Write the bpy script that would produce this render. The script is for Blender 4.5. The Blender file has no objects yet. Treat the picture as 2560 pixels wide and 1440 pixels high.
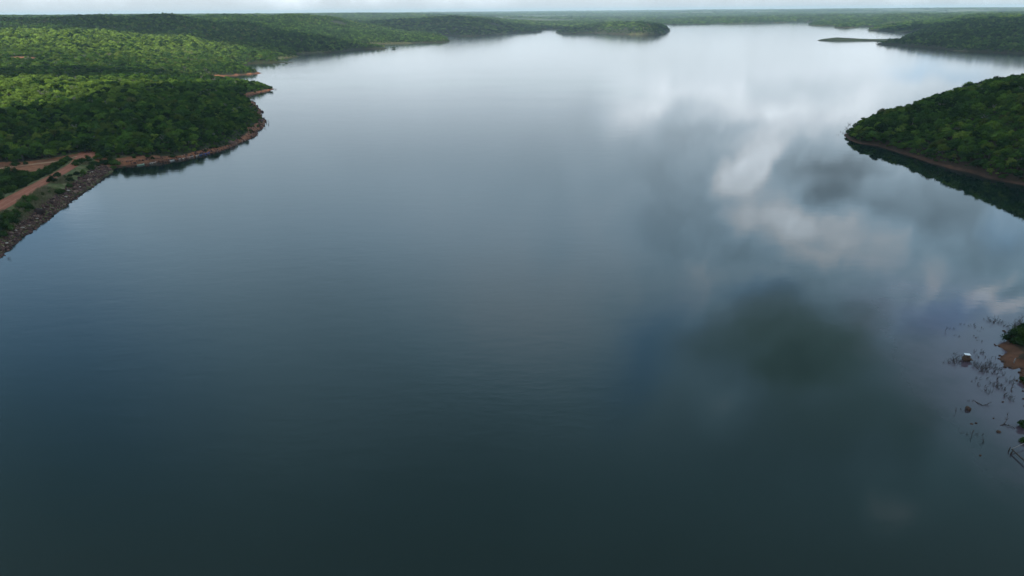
import bpy, bmesh, math, random
import numpy as np
from mathutils import Vector, Matrix

random.seed(7)
rng = np.random.default_rng(11)
scene = bpy.context.scene
COL = scene.collection
R = math.radians

# ------------------------------------------------------------------ camera model
F, PITCH, ROLL, CAMH = 1708.0, R(22.06), R(0.45), 80.0
fv = np.array([0, math.cos(PITCH), -math.sin(PITCH)])
u0 = np.array([0, math.sin(PITCH), math.cos(PITCH)])
r0 = np.array([1.0, 0, 0])
rv = math.cos(ROLL) * r0 - math.sin(ROLL) * u0
uv = math.cos(ROLL) * u0 + math.sin(ROLL) * r0


def ray(px, py):
    return fv * F + rv * (px - 1280) - uv * (py - 720)


def hit(px, py, z=0.0):
    d = ray(px, py)
    t = (z - CAMH) / d[2]
    return (d[0] * t, d[1] * t)


def project(x, y, z):
    k = x * fv[0] + y * fv[1] + (z - CAMH) * fv[2]
    a = x * rv[0] + y * rv[1] + (z - CAMH) * rv[2]
    b = x * uv[0] + y * uv[1] + (z - CAMH) * uv[2]
    return 1280 + F * a / k, 720 - F * b / k, k


def polar(px, d):
    """ground point at distance d in the direction of horizon column px"""
    az = math.atan((px - 1280) / 1843.0)
    return d * math.sin(az), d * math.cos(az)


cam_d = bpy.data.cameras.new("camera")
cam = bpy.data.objects.new("camera", cam_d)
COL.objects.link(cam)
cam_d.sensor_width = 36
cam_d.lens = 36 * F / 2560
cam_d.clip_start = 1
cam_d.clip_end = 60000
M = Matrix.Identity(4)
for i in range(3):
    M[i][0], M[i][1], M[i][2] = rv[i], uv[i], -fv[i]
M[2][3] = CAMH
cam.matrix_world = M
scene.camera = cam

# ------------------------------------------------------------------ small helpers


def tag(o, label=None, cat=None, group=None, kind=None):
    if label: o["label"] = label
    if cat: o["category"] = cat
    if group: o["group"] = group
    if kind: o["kind"] = kind
    return o


def link(name, me, parent=None, loc=(0, 0, 0), rot=(0, 0, 0), scl=(1, 1, 1)):
    o = bpy.data.objects.new(name, me)
    COL.objects.link(o)
    o.location, o.rotation_euler, o.scale = loc, rot, scl
    if parent: o.parent = parent
    return o


def mesh_from(name, v, f, mat=None, smooth=False):
    me = bpy.data.meshes.new(name)
    v = np.asarray(v, dtype=np.float32)
    me.vertices.add(len(v))
    me.vertices.foreach_set("co", v.ravel())
    lens = np.array([len(q) for q in f], dtype=np.int32) if not isinstance(f, np.ndarray) else np.full(len(f), f.shape[1], dtype=np.int32)
    flat = f.ravel().astype(np.int32) if isinstance(f, np.ndarray) else np.array([i for q in f for i in q], dtype=np.int32)
    me.loops.add(len(flat))
    me.loops.foreach_set("vertex_index", flat)
    me.polygons.add(len(lens))
    me.polygons.foreach_set("loop_start", np.concatenate([[0], np.cumsum(lens)[:-1]]).astype(np.int32))
    if smooth:
        me.polygons.foreach_set("use_smooth", np.ones(len(lens), dtype=bool))
    me.update(calc_edges=True)
    me.validate()
    if mat: me.materials.append(mat)
    return me


def float_attr(me, name, arr):
    a = me.attributes.new(name, 'FLOAT', 'POINT')
    a.data.foreach_set("value", np.asarray(arr, dtype=np.float32))


# value noise (numpy), several octaves
_perm = rng.random((256, 256)).astype(np.float32)


def vnoise(x, y, s, off=0):
    x = np.asarray(x) / s + off * 17.3
    y = np.asarray(y) / s + off * 9.1
    xi, yi = np.floor(x).astype(int), np.floor(y).astype(int)
    fx, fy = x - xi, y - yi
    fx, fy = fx * fx * (3 - 2 * fx), fy * fy * (3 - 2 * fy)
    g = lambda a, b: _perm[a & 255, b & 255]
    return (g(xi, yi) * (1 - fx) + g(xi + 1, yi) * fx) * (1 - fy) + (g(xi, yi + 1) * (1 - fx) + g(xi + 1, yi + 1) * fx) * fy


def fbm(x, y, s, off=0, o=4):
    t, a, n = 0, .5, 0
    for k in range(o):
        t = t + a * vnoise(x, y, s / 2 ** k, off + k)
        n += a
        a *= .5
    return t / n


def sstep(a, b, x):
    t = np.clip((x - a) / (b - a), 0, 1)
    return t * t * (3 - 2 * t)


# ------------------------------------------------------------------ shorelines (pixel positions of the waterline, laid on the water level)
SHORE = [(-420, 960), (-300, 880), (-200, 800), (0, 640), (45, 602), (105, 558), (130, 537), (172, 506), (215, 475), (250, 450), (282, 424),
         (292, 416), (330, 414), (400, 407), (470, 396), (530, 382), (590, 364), (640, 340), (662, 315), (665, 300), (655, 280), (640, 262), (627, 252), (612, 243),
         (647, 233), (683, 224.5), (668, 217), (640, 213), (600, 208), (540, 203), (490, 199), (455, 196.5), (500, 194), (576, 190), (625, 186), (657, 183), (634, 177),
         (612, 166), (618, 159.5), (650, 158.5), (712, 156.7), (737, 156), (700, 155), (676, 151.5), (710, 146.5), (750, 142), (738, 138.5), (740, 136), (770, 134), (852, 131),
         (890, 124.5), (955, 122.5), (972, 122), (950, 119), (900, 115.5), (858, 111.5), (915, 110.5), (1015, 109), (1065, 107), (1115, 106), (1126, 104), (1120, 99),
         (1100, 93), (1107, 88.5), (1140, 90), (1170, 91), (1222, 89), (1265, 85.5), (1280, 83), (1330, 81.3), (1358, 80), (1345, 75.5), (1372, 73.5), (1410, 73), (1480, 71), (1560, 68), (1620, 64.5),
         (1642, 61), (1680, 62), (1780, 61), (1792, 59.5), (1830, 60.5), (1920, 58), (1970, 57), (1987, 56), (2030, 55.8), (2042, 57.5), (2030, 61), (2045, 65), (2070, 65.5), (2092, 64.5),
         (2087, 69), (2100, 70), (2145, 69), (2157, 67), (2190, 66.5), (2212, 65), (2225, 67), (2190, 70), (2165, 75), (2215, 79), (2245, 81), (2302, 82.5), (2277, 86), (2252, 94.5),
         (2270, 99), (2325, 100), (2330, 101.5), (2270, 101), (2257, 100.6), (2200, 100), (2120, 99), (2060, 99.3), (2040, 101), (2080, 102.5), (2187, 103), (2240, 104.5), (2262, 107), (2225, 109), (2187, 110), (2242, 112.5),
         (2270, 116), (2362, 122.5), (2367, 125), (2407, 129), (2495, 132.5), (2560, 135), (2700, 141), (2900, 150)]
main = [hit(*p) for p in SHORE]
FAR = 21000
main += [polar(3300, 2400), polar(3700, 6000), polar(3700, FAR * 1.3)] + [polar(x, FAR * 1.4) for x in (2600, 2000, 1280, 600, 0)] + [polar(-1200, FAR * 1.3), polar(-1200, 3000), (-900, 300), (-420, 60), (-260, 60)]
ISL_R = [hit(*p) for p in [(2112, 335), (2124, 351), (2145, 358), (2191, 364), (2247, 382), (2302, 399), (2352, 414), (2404, 427), (2462, 443), (2541, 459), (2600, 468), (2720, 490)]] + \
        [(330, 250), (480, 260), (560, 420), (500, 560), (400, 590), (320, 560), (268, 523)] + [hit(2138, 312), hit(2128, 322)]
ISL_C = [hit(*p) for p in [(1387, 81), (1410, 85), (1455, 84), (1492, 83), (1542, 86), (1585, 87.5), (1625, 88), (1665, 86), (1663, 82), (1676, 77.5), (1660, 74), (1600, 73), (1500, 75), (1420, 78)]]
LAND_E = [hit(*p) for p in [(2490.5, 863.5), (2500, 859.5), (2513, 856), (2518, 849), (2524, 836), (2532, 824), (2560, 815), (2620, 800)]] + [(250, 225), (330, 190), (330, 60), (200, 30), (120, 60)] + \
         [hit(*p) for p in [(2640, 1250), (2585, 1150), (2575, 1120), (2568, 1085), (2566, 1040), (2562, 1000), (2561, 978), (2557, 962), (2550, 955), (2547, 950), (2549, 932), (2553, 919), (2533, 925), (2527, 921), (2507, 915), (2508, 906), (2496, 899), (2503, 890), (2510, 886), (2518, 880), (2504, 871)]]
ISLET = [hit(*p) for p in [(977, 122.3), (984, 123), (990, 122.4), (984, 121.2)]]
POND = [hit(*p) for p in [(1655, 50.6), (1690, 51), (1715, 49.6), (1712, 48.2), (1680, 48.8)]]
POND2 = [hit(*p) for p in [(1855, 52), (1885, 52), (1912, 51.3), (1880, 50.7)]]


def roughen(poly, depth, amp, close_ok=True):
    """fractal midpoint displacement: a natural waterline"""
    rr = random.Random(3)
    for _ in range(depth):
        out = []
        for i, p in enumerate(poly):
            q = poly[(i + 1) % len(poly)]
            L = math.hypot(q[0] - p[0], q[1] - p[1])
            out.append(p)
            if L > 5 and L < 900:
                k = rr.uniform(-amp, amp)
                out.append(((p[0] + q[0]) / 2 - (q[1] - p[1]) * k, (p[1] + q[1]) / 2 + (q[0] - p[0]) * k))
        poly = out
    return np.array(poly)


P_main = roughen(main, 2, .07)
P_islr = roughen(ISL_R, 2, .08)
P_islc = roughen(ISL_C, 2, .05)
P_lande = roughen(LAND_E, 2, .10)
P_islet, P_pond, P_pond2 = np.array(ISLET), np.array(POND), np.array(POND2)


def sdist(x, y, poly):
    """signed distance, positive inside"""
    x, y = np.asarray(x, np.float32), np.asarray(y, np.float32)
    d2 = np.full(x.shape, 1e18, np.float32)
    ins = np.zeros(x.shape, bool)
    a = poly.astype(np.float32)
    b = np.roll(a, -1, axis=0)
    for (ax, ay), (bx, by) in zip(a, b):
        ex, ey = bx - ax, by - ay
        wx, wy = x - ax, y - ay
        t = np.clip((wx * ex + wy * ey) / (ex * ex + ey * ey + 1e-9), 0, 1)
        d2 = np.minimum(d2, (wx - ex * t) ** 2 + (wy - ey * t) ** 2)
        if ay != by:
            c = (ay > y) != (by > y)
            ins ^= c & (x < ex * (y - ay) / (by - ay) + ax)
    d = np.sqrt(d2)
    return np.where(ins, d, -d)


def pdist(x, y, line):
    """distance to an open polyline"""
    d2 = np.full(np.shape(x), 1e18)
    for (ax, ay), (bx, by) in zip(line[:-1], line[1:]):
        ex, ey = bx - ax, by - ay
        t = np.clip(((x - ax) * ex + (y - ay) * ey) / (ex * ex + ey * ey), 0, 1)
        d2 = np.minimum(d2, (x - ax - ex * t) ** 2 + (y - ay - ey * t) ** 2)
    return np.sqrt(d2)


CREST = 5.0
ROAD = [(x_ + 1.7, y_) for x_, y_ in [(-172, 60), (-188, 135), (-206.5, 232), (-219, 285), (-226, 317), (-232, 346), (-238, 370), (-243, 384), (-244, 392), (-250, 402)]]
TRACK = [(-330, 318), (-305, 345), (-280, 372), (-262, 388.5), (-252, 392), (-246, 390)]

# hill heights: (horizon column, distance, height), blended
HILLS = [(-300, 460, 3), (-300, 620, 10), (-300, 800, 20), (-300, 1100, 22), (-300, 1500, 42), (-300, 2300, 72), (-300, 4000, 74),
         (0, 470, 2), (0, 600, 12), (0, 760, 23), (0, 940, 14), (0, 1150, 26), (0, 1500, 44), (0, 2300, 74), (0, 4000, 76), (0, 8000, 76), (0, 15000, 76),
         (200, 470, 7), (200, 600, 15), (200, 750, 19), (200, 920, 11), (200, 1150, 22), (200, 1500, 40), (200, 2300, 73), (200, 4000, 75),
         (400, 480, 10), (400, 600, 16), (400, 720, 16), (400, 900, 8), (400, 1200, 14), (400, 1600, 30), (400, 2300, 70), (400, 3000, 74), (400, 8000, 75), (400, 15000, 75),
         (600, 560, 9), (600, 900, 4), (600, 1200, 9), (600, 1600, 18), (600, 2200, 50), (600, 2800, 74), (600, 5000, 72),
         (700, 1400, 9), (720, 2000, 34), (740, 2700, 74), (800, 1500, 8), (800, 2000, 24), (810, 2600, 64), (800, 3500, 60), (800, 8000, 68), (800, 15000, 74),
         (930, 1900, 10), (930, 2300, 22), (930, 2800, 40), (930, 3500, 26), (930, 6500, 72), (980, 6500, 66), (1050, 2000, 8), (1050, 2300, 14), (1040, 2700, 14),
         (1030, 3200, 50), (1130, 3200, 60), (1220, 3200, 50), (1130, 4200, 50), (1280, 3300, 24), (1330, 3100, 6), (1060, 9000, 50), (1060, 15000, 72),
         (1400, 3500, 5), (1400, 5000, 10), (1400, 8000, 18), (1400, 12000, 52), (1400, 20000, 76), (1560, 5000, 9), (1600, 8000, 14), (1600, 12000, 48), (1640, 20000, 78),
         (1530, 2750, 22), (1460, 2800, 14), (1630, 2750, 18),
         (1750, 4700, 8), (1780, 5500, 22), (1900, 5500, 26), (1800, 7500, 14), (1800, 13000, 62), (1800, 20000, 82), (2000, 5300, 22), (2100, 5000, 20), (2100, 6000, 34), (2100, 8500, 25), (2100, 13000, 68), (2100, 20000, 82),
         (2120, 3900, 10), (2250, 3500, 12), (2220, 2300, 3), (2300, 2400, 14), (2300, 2700, 24), (2380, 2600, 42), (2470, 1700, 10), (2470, 2000, 26), (2470, 2600, 58), (2470, 3500, 52), (2560, 2600, 56), (2560, 1700, 14), (2560, 2100, 36), (2700, 2500, 54),
         (2300, 3500, 30), (2300, 5000, 38), (2300, 9000, 30), (2400, 13000, 72), (2400, 20000, 80), (2560, 5000, 44), (2560, 9000, 40), (2700, 13000, 74), (2900, 2500, 50), (2900, 6000, 50)]
_hx = np.array([math.atan((p - 1280) / 1843) * 180 / math.pi / 3.2 for p, d, h in HILLS])
_hy = np.array([math.log(d) / .17 for p, d, h in HILLS])
_hh = np.array([h for p, d, h in HILLS], float)


def hill_height(x, y):
    a = np.degrees(np.arctan2(x, y)) / 3.2
    b = np.log(np.maximum(np.hypot(x, y), 1)) / .17
    num = np.zeros(x.shape)
    den = np.zeros(x.shape)
    for hx, hy, hh in zip(_hx, _hy, _hh):
        w = 1 / (((a - hx) ** 2 + (b - hy) ** 2) ** 1.6 + .02)
        num += w * hh
        den += w
    return num / den


def land(x, y):
    """height, shore distance, soil mask for arrays of positions"""
    x, y = np.asarray(x, float), np.asarray(y, float)
    d = np.hypot(x, y)
    s = sdist(x, y, P_main).astype(float)
    far = d > 2500
    if far.any():
        s = np.where(far, np.minimum(s, np.minimum(-sdist(x, y, P_pond), -sdist(x, y, P_pond2)) * .6), s)
    s_ir = sdist(x, y, P_islr).astype(float)
    s_ic = sdist(x, y, P_islc).astype(float)
    s_le = sdist(x, y, P_lande).astype(float)
    s_it = sdist(x, y, P_islet).astype(float)
    n1 = fbm(x, y, 160, 1) - .5
    n2 = fbm(x, y, 1400, 2) - .5
    n3 = fbm(x, y, 14, 3, 3) - .5

    def bank(q, h=1.3, w=6):
        return np.where(q > 0, h * sstep(0, w, q) + .02 * np.minimum(q, 40), np.maximum(q * .25, -3))

    L = 55 + 30 * sstep(1200, 3000, d)
    A = hill_height(x, y) * (1 - .13 * sstep(1600, 2600, d)) * (1 + .55 * n1 * (1 - .75 * sstep(2000, 5000, d)) + .18 * n2 * sstep(2500, 6000, d))
    h = bank(s) + np.where(s > 0, A * (1 - np.exp(-np.maximum(s, 0) / L)), 0)
    # dam
    nd = y < 430
    if nd.any():
        dr = pdist(x, y, ROAD)
        prof = CREST - np.maximum(dr - 5.2, 0) * .36
        low = 1.4 + .02 * np.minimum(s, 60)
        blend = sstep(402, 378, y) * sstep(40, 26, dr) + sstep(380, 350, y) * sstep(26, 40, dr) * sstep(-180, -230, x)
        hn = h * (1 - blend) + np.where(s > 0, np.minimum(h, low), h) * blend
        on = (dr < 22) & (y < 406) & (s > -3)
        hn = np.where(on, np.maximum(hn, np.where(s > 0, prof, np.minimum(prof, -.05 + s * .3))), hn)
        dt = pdist(x, y, TRACK)
        zt = 2.2 + 2.7 * sstep(-262, -247, x)
        k = sstep(9, 3.2, dt) * (dr > 4.5)
        hn = hn * (1 - k) + zt * k
        h = np.where(nd, hn, h)
    Air = 42 * (1 + .5 * n1) * sstep(180, 330, x + .25 * (420 - y))
    h_ir = bank(s_ir, 1.2, 5) + np.where(s_ir > 0, Air * (1 - np.exp(-np.maximum(s_ir, 0) / 58)), 0)
    h_ic = bank(s_ic, 1, 12) + np.where(s_ic > 0, (11 + 16 * sstep(250, 420, x)) * (1 - np.exp(-np.maximum(s_ic, 0) / 40)), 0)
    h_le = bank(s_le, .55, 4) + np.where(s_le > 0, 3 * (1 - np.exp(-np.maximum(s_le, 0) / 40)), 0)
    h_it = bank(s_it, .8, 6)
    H = np.maximum.reduce([h, h_ir, h_ic, h_le, h_it])
    S = np.maximum.reduce([s, s_ir, s_ic, s_le, s_it])
    H = H + np.where(S > 1.0, n3 * np.clip(S * .12, 0, .9) * sstep(5.5, 8, pdist(x, y, ROAD) if nd.any() else 99 + 0 * x), 0)
    return H, S, s_ir, s_le


# ------------------------------------------------------------------ materials
def new_mat(name):
    m = bpy.data.materials.new(name)
    m.use_nodes = True
    nt = m.node_tree
    nt.nodes.clear()
    return m, nt


def N(nt, t, **kw):
    n = nt.nodes.new(t)
    for k, v in kw.items():
        if k == "inp":
            for a, b in v.items(): n.inputs[a].default_value = b
        else:
            setattr(n, k, v)
    return n


def ramp(nt, fac, stops, interp='LINEAR'):
    n = nt.nodes.new("ShaderNodeValToRGB")
    cr = n.color_ramp
    cr.interpolation = interp
    while len(cr.elements) < len(stops): cr.elements.new(.5)
    for e, (p, c) in zip(cr.elements, stops):
        e.position = p
        e.color = (*c, 1) if len(c) == 3 else c
    if fac is not None: nt.links.new(fac, n.inputs[0])
    return n.outputs[0]


def noise(nt, vec, scale, detail=4, rough=.5, dist=0, dim='3D'):
    n = N(nt, "ShaderNodeTexNoise", noise_dimensions=dim)
    n.inputs["Scale"].default_value = scale
    n.inputs["Detail"].default_value = detail
    n.inputs["Roughness"].default_value = rough
    n.inputs["Distortion"].default_value = dist
    if vec is not None: nt.links.new(vec, n.inputs["Vector"])
    return n.outputs["Fac"]


def math_(nt, op, a, b=None, c=None, clamp=False):
    n = N(nt, "ShaderNodeMath", operation=op, use_clamp=clamp)
    for i, v in enumerate((a, b, c)):
        if v is None: continue
        if isinstance(v, (int, float)): n.inputs[i].default_value = v
        else: nt.links.new(v, n.inputs[i])
    return n.outputs[0]


def mix(nt, fac, a, b, typ='MIX'):
    n = N(nt, "ShaderNodeMix", data_type='RGBA', blend_type=typ)
    for s, v in ((n.inputs[0], fac), (n.inputs[6], a), (n.inputs[7], b)):
        if isinstance(v, (int, float)): s.default_value = v if s.type == 'VALUE' else (v, v, v, 1)
        elif isinstance(v, tuple): s.default_value = (*v, 1) if len(v) == 3 else v
        else: nt.links.new(v, s)
    return n.outputs[2]


def maprange(nt, v, a, b, c=0., d=1., smooth=True):
    n = N(nt, "ShaderNodeMapRange", interpolation_type='SMOOTHSTEP' if smooth else 'LINEAR')
    nt.links.new(v, n.inputs[0])
    for i, q in zip((1, 2, 3, 4), (a, b, c, d)): n.inputs[i].default_value = q
    return n.outputs[0]


def principled(nt, color, rough=.9, spec=.2, normal=None):
    b = N(nt, "ShaderNodeBsdfPrincipled")
    o = N(nt, "ShaderNodeOutputMaterial")
    if isinstance(color, tuple): b.inputs["Base Color"].default_value = (*color, 1)
    else: nt.links.new(color, b.inputs["Base Color"])
    if isinstance(rough, (int, float)): b.inputs["Roughness"].default_value = rough
    else: nt.links.new(rough, b.inputs["Roughness"])
    b.inputs["Specular IOR Level"].default_value = spec
    if normal: nt.links.new(normal, b.inputs["Normal"])
    nt.links.new(b.outputs[0], o.inputs[0])
    return b


def bump(nt, h, strength=.5, dist=.1):
    b = N(nt, "ShaderNodeBump")
    b.inputs["Strength"].default_value = strength
    b.inputs["Distance"].default_value = dist
    nt.links.new(h, b.inputs["Height"])
    return b.outputs[0]


def simple(name, c1, c2, scale=3, rough=.85, spec=.2, bmp=.0):
    m, nt = new_mat(name)
    tc = N(nt, "ShaderNodeTexCoord").outputs["Object"]
    n = noise(nt, tc, scale, 5, .6)
    c = ramp(nt, n, [(.3, c1), (.7, c2)])
    principled(nt, c, rough, spec, bump(nt, n, .6, bmp) if bmp else None)
    return m


def foliage_mat(name, stops, patch=True):
    m, nt = new_mat(name)
    oi = N(nt, "ShaderNodeObjectInfo")
    v = oi.outputs["Random"]
    if patch:
        pn = noise(nt, oi.outputs["Location"], .012, 3, .55)
        pn2 = noise(nt, oi.outputs["Location"], .0022, 2, .5)
        v = math_(nt, 'MULTIPLY_ADD', v, .78, math_(nt, 'ADD', math_(nt, 'MULTIPLY_ADD', pn, .8, -.44), math_(nt, 'MULTIPLY_ADD', pn2, .5, -.18)), clamp=True)
    col = ramp(nt, v, stops)
    if patch:   # yellow-green scrub in the two sun patches, sunlight painted into the leaf colour
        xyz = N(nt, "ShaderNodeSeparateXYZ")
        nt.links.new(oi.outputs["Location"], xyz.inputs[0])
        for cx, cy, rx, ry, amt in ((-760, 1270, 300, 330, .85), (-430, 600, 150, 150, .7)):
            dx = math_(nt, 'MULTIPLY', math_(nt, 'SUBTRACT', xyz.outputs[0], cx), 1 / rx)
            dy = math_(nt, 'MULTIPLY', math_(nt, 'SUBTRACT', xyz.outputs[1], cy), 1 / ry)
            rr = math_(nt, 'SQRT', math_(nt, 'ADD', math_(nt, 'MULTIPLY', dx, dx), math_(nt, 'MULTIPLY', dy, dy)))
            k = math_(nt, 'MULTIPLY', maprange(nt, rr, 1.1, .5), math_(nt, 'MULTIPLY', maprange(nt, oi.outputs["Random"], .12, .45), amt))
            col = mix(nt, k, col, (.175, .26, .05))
    r2 = math_(nt, 'FRACT', math_(nt, 'MULTIPLY', oi.outputs["Random"], 13.7))
    col = mix(nt, 1, col, ramp(nt, r2, [(0, (.55, .56, .55)), (.5, (.95, .95, .95)), (1, (1.5, 1.45, 1.35))]), 'MULTIPLY')
    tc = N(nt, "ShaderNodeTexCoord").outputs["Object"]
    ln = noise(nt, tc, 2.2, 3, .6)
    col = mix(nt, 1, col, ramp(nt, ln, [(.3, (.6, .62, .6)), (.7, (1.35, 1.3, 1.2))]), 'MULTIPLY')
    d = N(nt, "ShaderNodeBsdfDiffuse")
    t = N(nt, "ShaderNodeBsdfTranslucent")
    ms = N(nt, "ShaderNodeMixShader")
    ms.inputs[0].default_value = .22
    nt.links.new(col, d.inputs[0])
    nt.links.new(mix(nt, 1, col, (1.1, 1.15, .6), 'MULTIPLY'), t.inputs[0])
    nt.links.new(d.outputs[0], ms.inputs[1])
    nt.links.new(t.outputs[0], ms.inputs[2])
    o = N(nt, "ShaderNodeOutputMaterial")
    nt.links.new(ms.outputs[0], o.inputs[0])
    return m


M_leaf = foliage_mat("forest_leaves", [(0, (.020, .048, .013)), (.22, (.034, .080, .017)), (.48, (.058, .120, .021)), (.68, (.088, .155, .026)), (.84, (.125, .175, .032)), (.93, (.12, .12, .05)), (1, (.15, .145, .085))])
M_bushleaf = foliage_mat("bush_leaves", [(0, (.018, .042, .013)), (.5, (.038, .080, .019)), (1, (.065, .11, .025))], patch=False)
M_bark = simple("bark", (.06, .045, .035), (.14, .11, .085), 4)
M_deadwood = simple("dead_wood", (.030, .020, .017), (.09, .062, .05), 5)
M_greywood = simple("grey_wood", (.16, .15, .14), (.32, .30, .28), 6)
M_darkwood = simple("dark_wood", (.03, .022, .018), (.08, .06, .045), 6)
M_white = simple("white_paint", (.72, .74, .76), (.85, .86, .87), 2, .5)
M_brownblock = simple("brown_block", (.05, .03, .022), (.14, .085, .055), 3, .9, .2, .1)
M_stone = simple("dark_stone", (.05, .035, .034), (.15, .11, .10), .35, .9, .2)
M_stone, nt = new_mat("dark_stone")
principled(nt, ramp(nt, N(nt, "ShaderNodeAttribute", attribute_name="tone").outputs["Fac"], [(0, (.028, .016, .014)), (.45, (.075, .038, .032)), (.78, (.13, .068, .056)), (.95, (.20, .12, .09)), (1, (.34, .24, .18))]), .9, .2)
M_palestone = simple("pale_stone", (.28, .23, .19), (.48, .42, .36), 2, .9)
M_rock = simple("brown_rock", (.035, .022, .018), (.11, .062, .04), 2, .9, .2, .1)
M_drygrass = simple("dry_grass_blades", (.26, .21, .13), (.12, .13, .05), .25, .95)


def ground_mat():
    m, nt = new_mat("ground_soil")
    pos = N(nt, "ShaderNodeNewGeometry").outputs["Position"]
    soil = N(nt, "ShaderNodeAttribute", attribute_name="soil").outputs["Fac"]
    grass = N(nt, "ShaderNodeAttribute", attribute_name="grass").outputs["Fac"]
    wet_dark = N(nt, "ShaderNodeAttribute", attribute_name="wet_dark").outputs["Fac"]
    farf = N(nt, "ShaderNodeAttribute", attribute_name="farfield").outputs["Fac"]
    n1 = noise(nt, pos, .35, 6, .65)
    n2 = noise(nt, pos, .05, 5, .6)
    nf = noise(nt, pos, .0025, 5, .6)
    floor = ramp(nt, n1, [(.3, (.022, .030, .014)), (.7, (.05, .055, .022))])
    red = ramp(nt, n1, [(.25, (.14, .052, .028)), (.5, (.28, .112, .056)), (.75, (.40, .19, .105))])
    red = mix(nt, maprange(nt, n2, .42, .62, 0, .5), red, (.085, .055, .035))
    gr = ramp(nt, n1, [(.25, (.035, .06, .015)), (.5, (.10, .11, .04)), (.75, (.24, .19, .11))])
    ff = ramp(nt, nf, [(.35, (.030, .055, .022)), (.52, (.055, .075, .03)), (.62, (.12, .12, .06)), (.7, (.05, .07, .03))])
    c = mix(nt, farf, floor, ff)
    s_ = math_(nt, 'ADD', soil, math_(nt, 'MULTIPLY_ADD', n1, .8, -.4))
    c = mix(nt, maprange(nt, math_(nt, 'ADD', grass, math_(nt, 'MULTIPLY_ADD', n2, .8, -.4)), .35, .65), c, gr)
    c = mix(nt, maprange(nt, s_, .35, .65), c, red)
    c = mix(nt, wet_dark, c, (.045, .026, .018))
    principled(nt, c, .95, .1, bump(nt, n1, .5, .4))
    return m


def water_mat():
    m, nt = new_mat("lake_water")
    pos = N(nt, "ShaderNodeNewGeometry").outputs["Position"]
    xyz = N(nt, "ShaderNodeSeparateXYZ")
    nt.links.new(pos, xyz.inputs[0])
    X, Y = xyz.outputs[0], xyz.outputs[1]
    # silty shallows beside the near right bank
    dx = math_(nt, 'MULTIPLY', math_(nt, 'SUBTRACT', X, 128), 1 / 44.)
    dy = math_(nt, 'MULTIPLY', math_(nt, 'SUBTRACT', Y, 120), 1 / 110.)
    rr = math_(nt, 'SQRT', math_(nt, 'ADD', math_(nt, 'MULTIPLY', dx, dx), math_(nt, 'MULTIPLY', dy, dy)))
    n = noise(nt, pos, .06, 4, .6)
    silt = maprange(nt, math_(nt, 'MULTIPLY_ADD', n, .5, rr), 1.35, .6)
    big = noise(nt, pos, .008, 3, .5)
    deep = mix(nt, big, (.0030, .0110, .0095), (.0050, .0145, .0105))
    col = mix(nt, silt, deep, (.095, .068, .086))
    # breeze: the middle of the lake is ruffled, the lee of the right bank is calm
    calm = maprange(nt, math_(nt, 'ADD', math_(nt, 'MULTIPLY_ADD', Y, .16, math_(nt, 'MULTIPLY', X, -1.0)), math_(nt, 'MULTIPLY', noise(nt, pos, .011, 3, .5), 60)), 60, -15)
    mp = N(nt, "ShaderNodeMapping")
    mp.inputs["Scale"].default_value = (.55, 1.1, 1)
    mp.inputs["Rotation"].default_value = (0, 0, .25)
    nt.links.new(pos, mp.inputs["Vector"])
    streak = noise(nt, mp.outputs[0], .012, 4, .6)
    rough = mix(nt, calm, math_(nt, 'MULTIPLY_ADD', maprange(nt, streak, .35, .65), .05, .055), .014)
    rough = mix(nt, maprange(nt, Y, 520, 1250), rough, .10)
    w1 = noise(nt, mp.outputs[0], .55, 3, .6, .6)
    w2 = noise(nt, mp.outputs[0], .16, 2, .5, .4)
    hgt = math_(nt, 'MULTIPLY_ADD', w2, 1.6, w1)
    b = N(nt, "ShaderNodeBump")
    b.inputs["Distance"].default_value = .12
    nt.links.new(hgt, b.inputs["Height"])
    nt.links.new(maprange(nt, calm, 0, 1, .19, .04), b.inputs["Strength"])
    p = principled(nt, col, rough, .5, b.outputs[0])
    p.inputs["IOR"].default_value = 1.333
    return m


# ------------------------------------------------------------------ ground sheet and water
az = np.radians(np.linspace(-52, 62, 760))
rad = [45.]
while rad[-1] < FAR:
    d = rad[-1]
    rad.append(d * (1.0045 if d < 650 else 1.009 if d < 3000 else 1.014))
rad = np.array(rad)
RR, AA = np.meshgrid(rad, az, indexing='ij')
gx, gy = (RR * np.sin(AA)).ravel(), (RR * np.cos(AA)).ravel()
gz, gs, gsir, gsle = land(gx, gy)
n_r, n_a = len(rad), len(az)
ii = (np.arange(n_r - 1)[:, None] * n_a + np.arange(n_a - 1)[None, :]).ravel()
faces = np.stack([ii, ii + 1, ii + n_a + 1, ii + n_a], axis=1)
M_ground = ground_mat()
gme = mesh_from("ground", np.stack([gx, gy, gz], 1), faces, M_ground, smooth=True)
gd = np.hypot(gx, gy)
droad, dtrack = pdist(gx, gy, ROAD), pdist(gx, gy, TRACK)
wv = fbm(gx, gy, 40, 5)
bankw = (2 + 8 * wv ** 1.5) * (1 - .35 * sstep(800, 1400, gd))
bankw = np.where(gsir > 0, .5 + 2.6 * wv ** 2, bankw)
soil = sstep(bankw + 2, bankw - 2, gs)
ndam = (gy < 385) & (droad < 24)
soil = np.where(ndam, 0, soil)
# the wide bare bank by the dam, the cuts along the track, and bald patches on far slopes


def spot(px, py, z, rx, ry):
    cx, cy = hit(px, py, z)
    return sstep(1.2, .6, np.hypot((gx - cx) / rx, (gy - cy) / ry))


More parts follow.
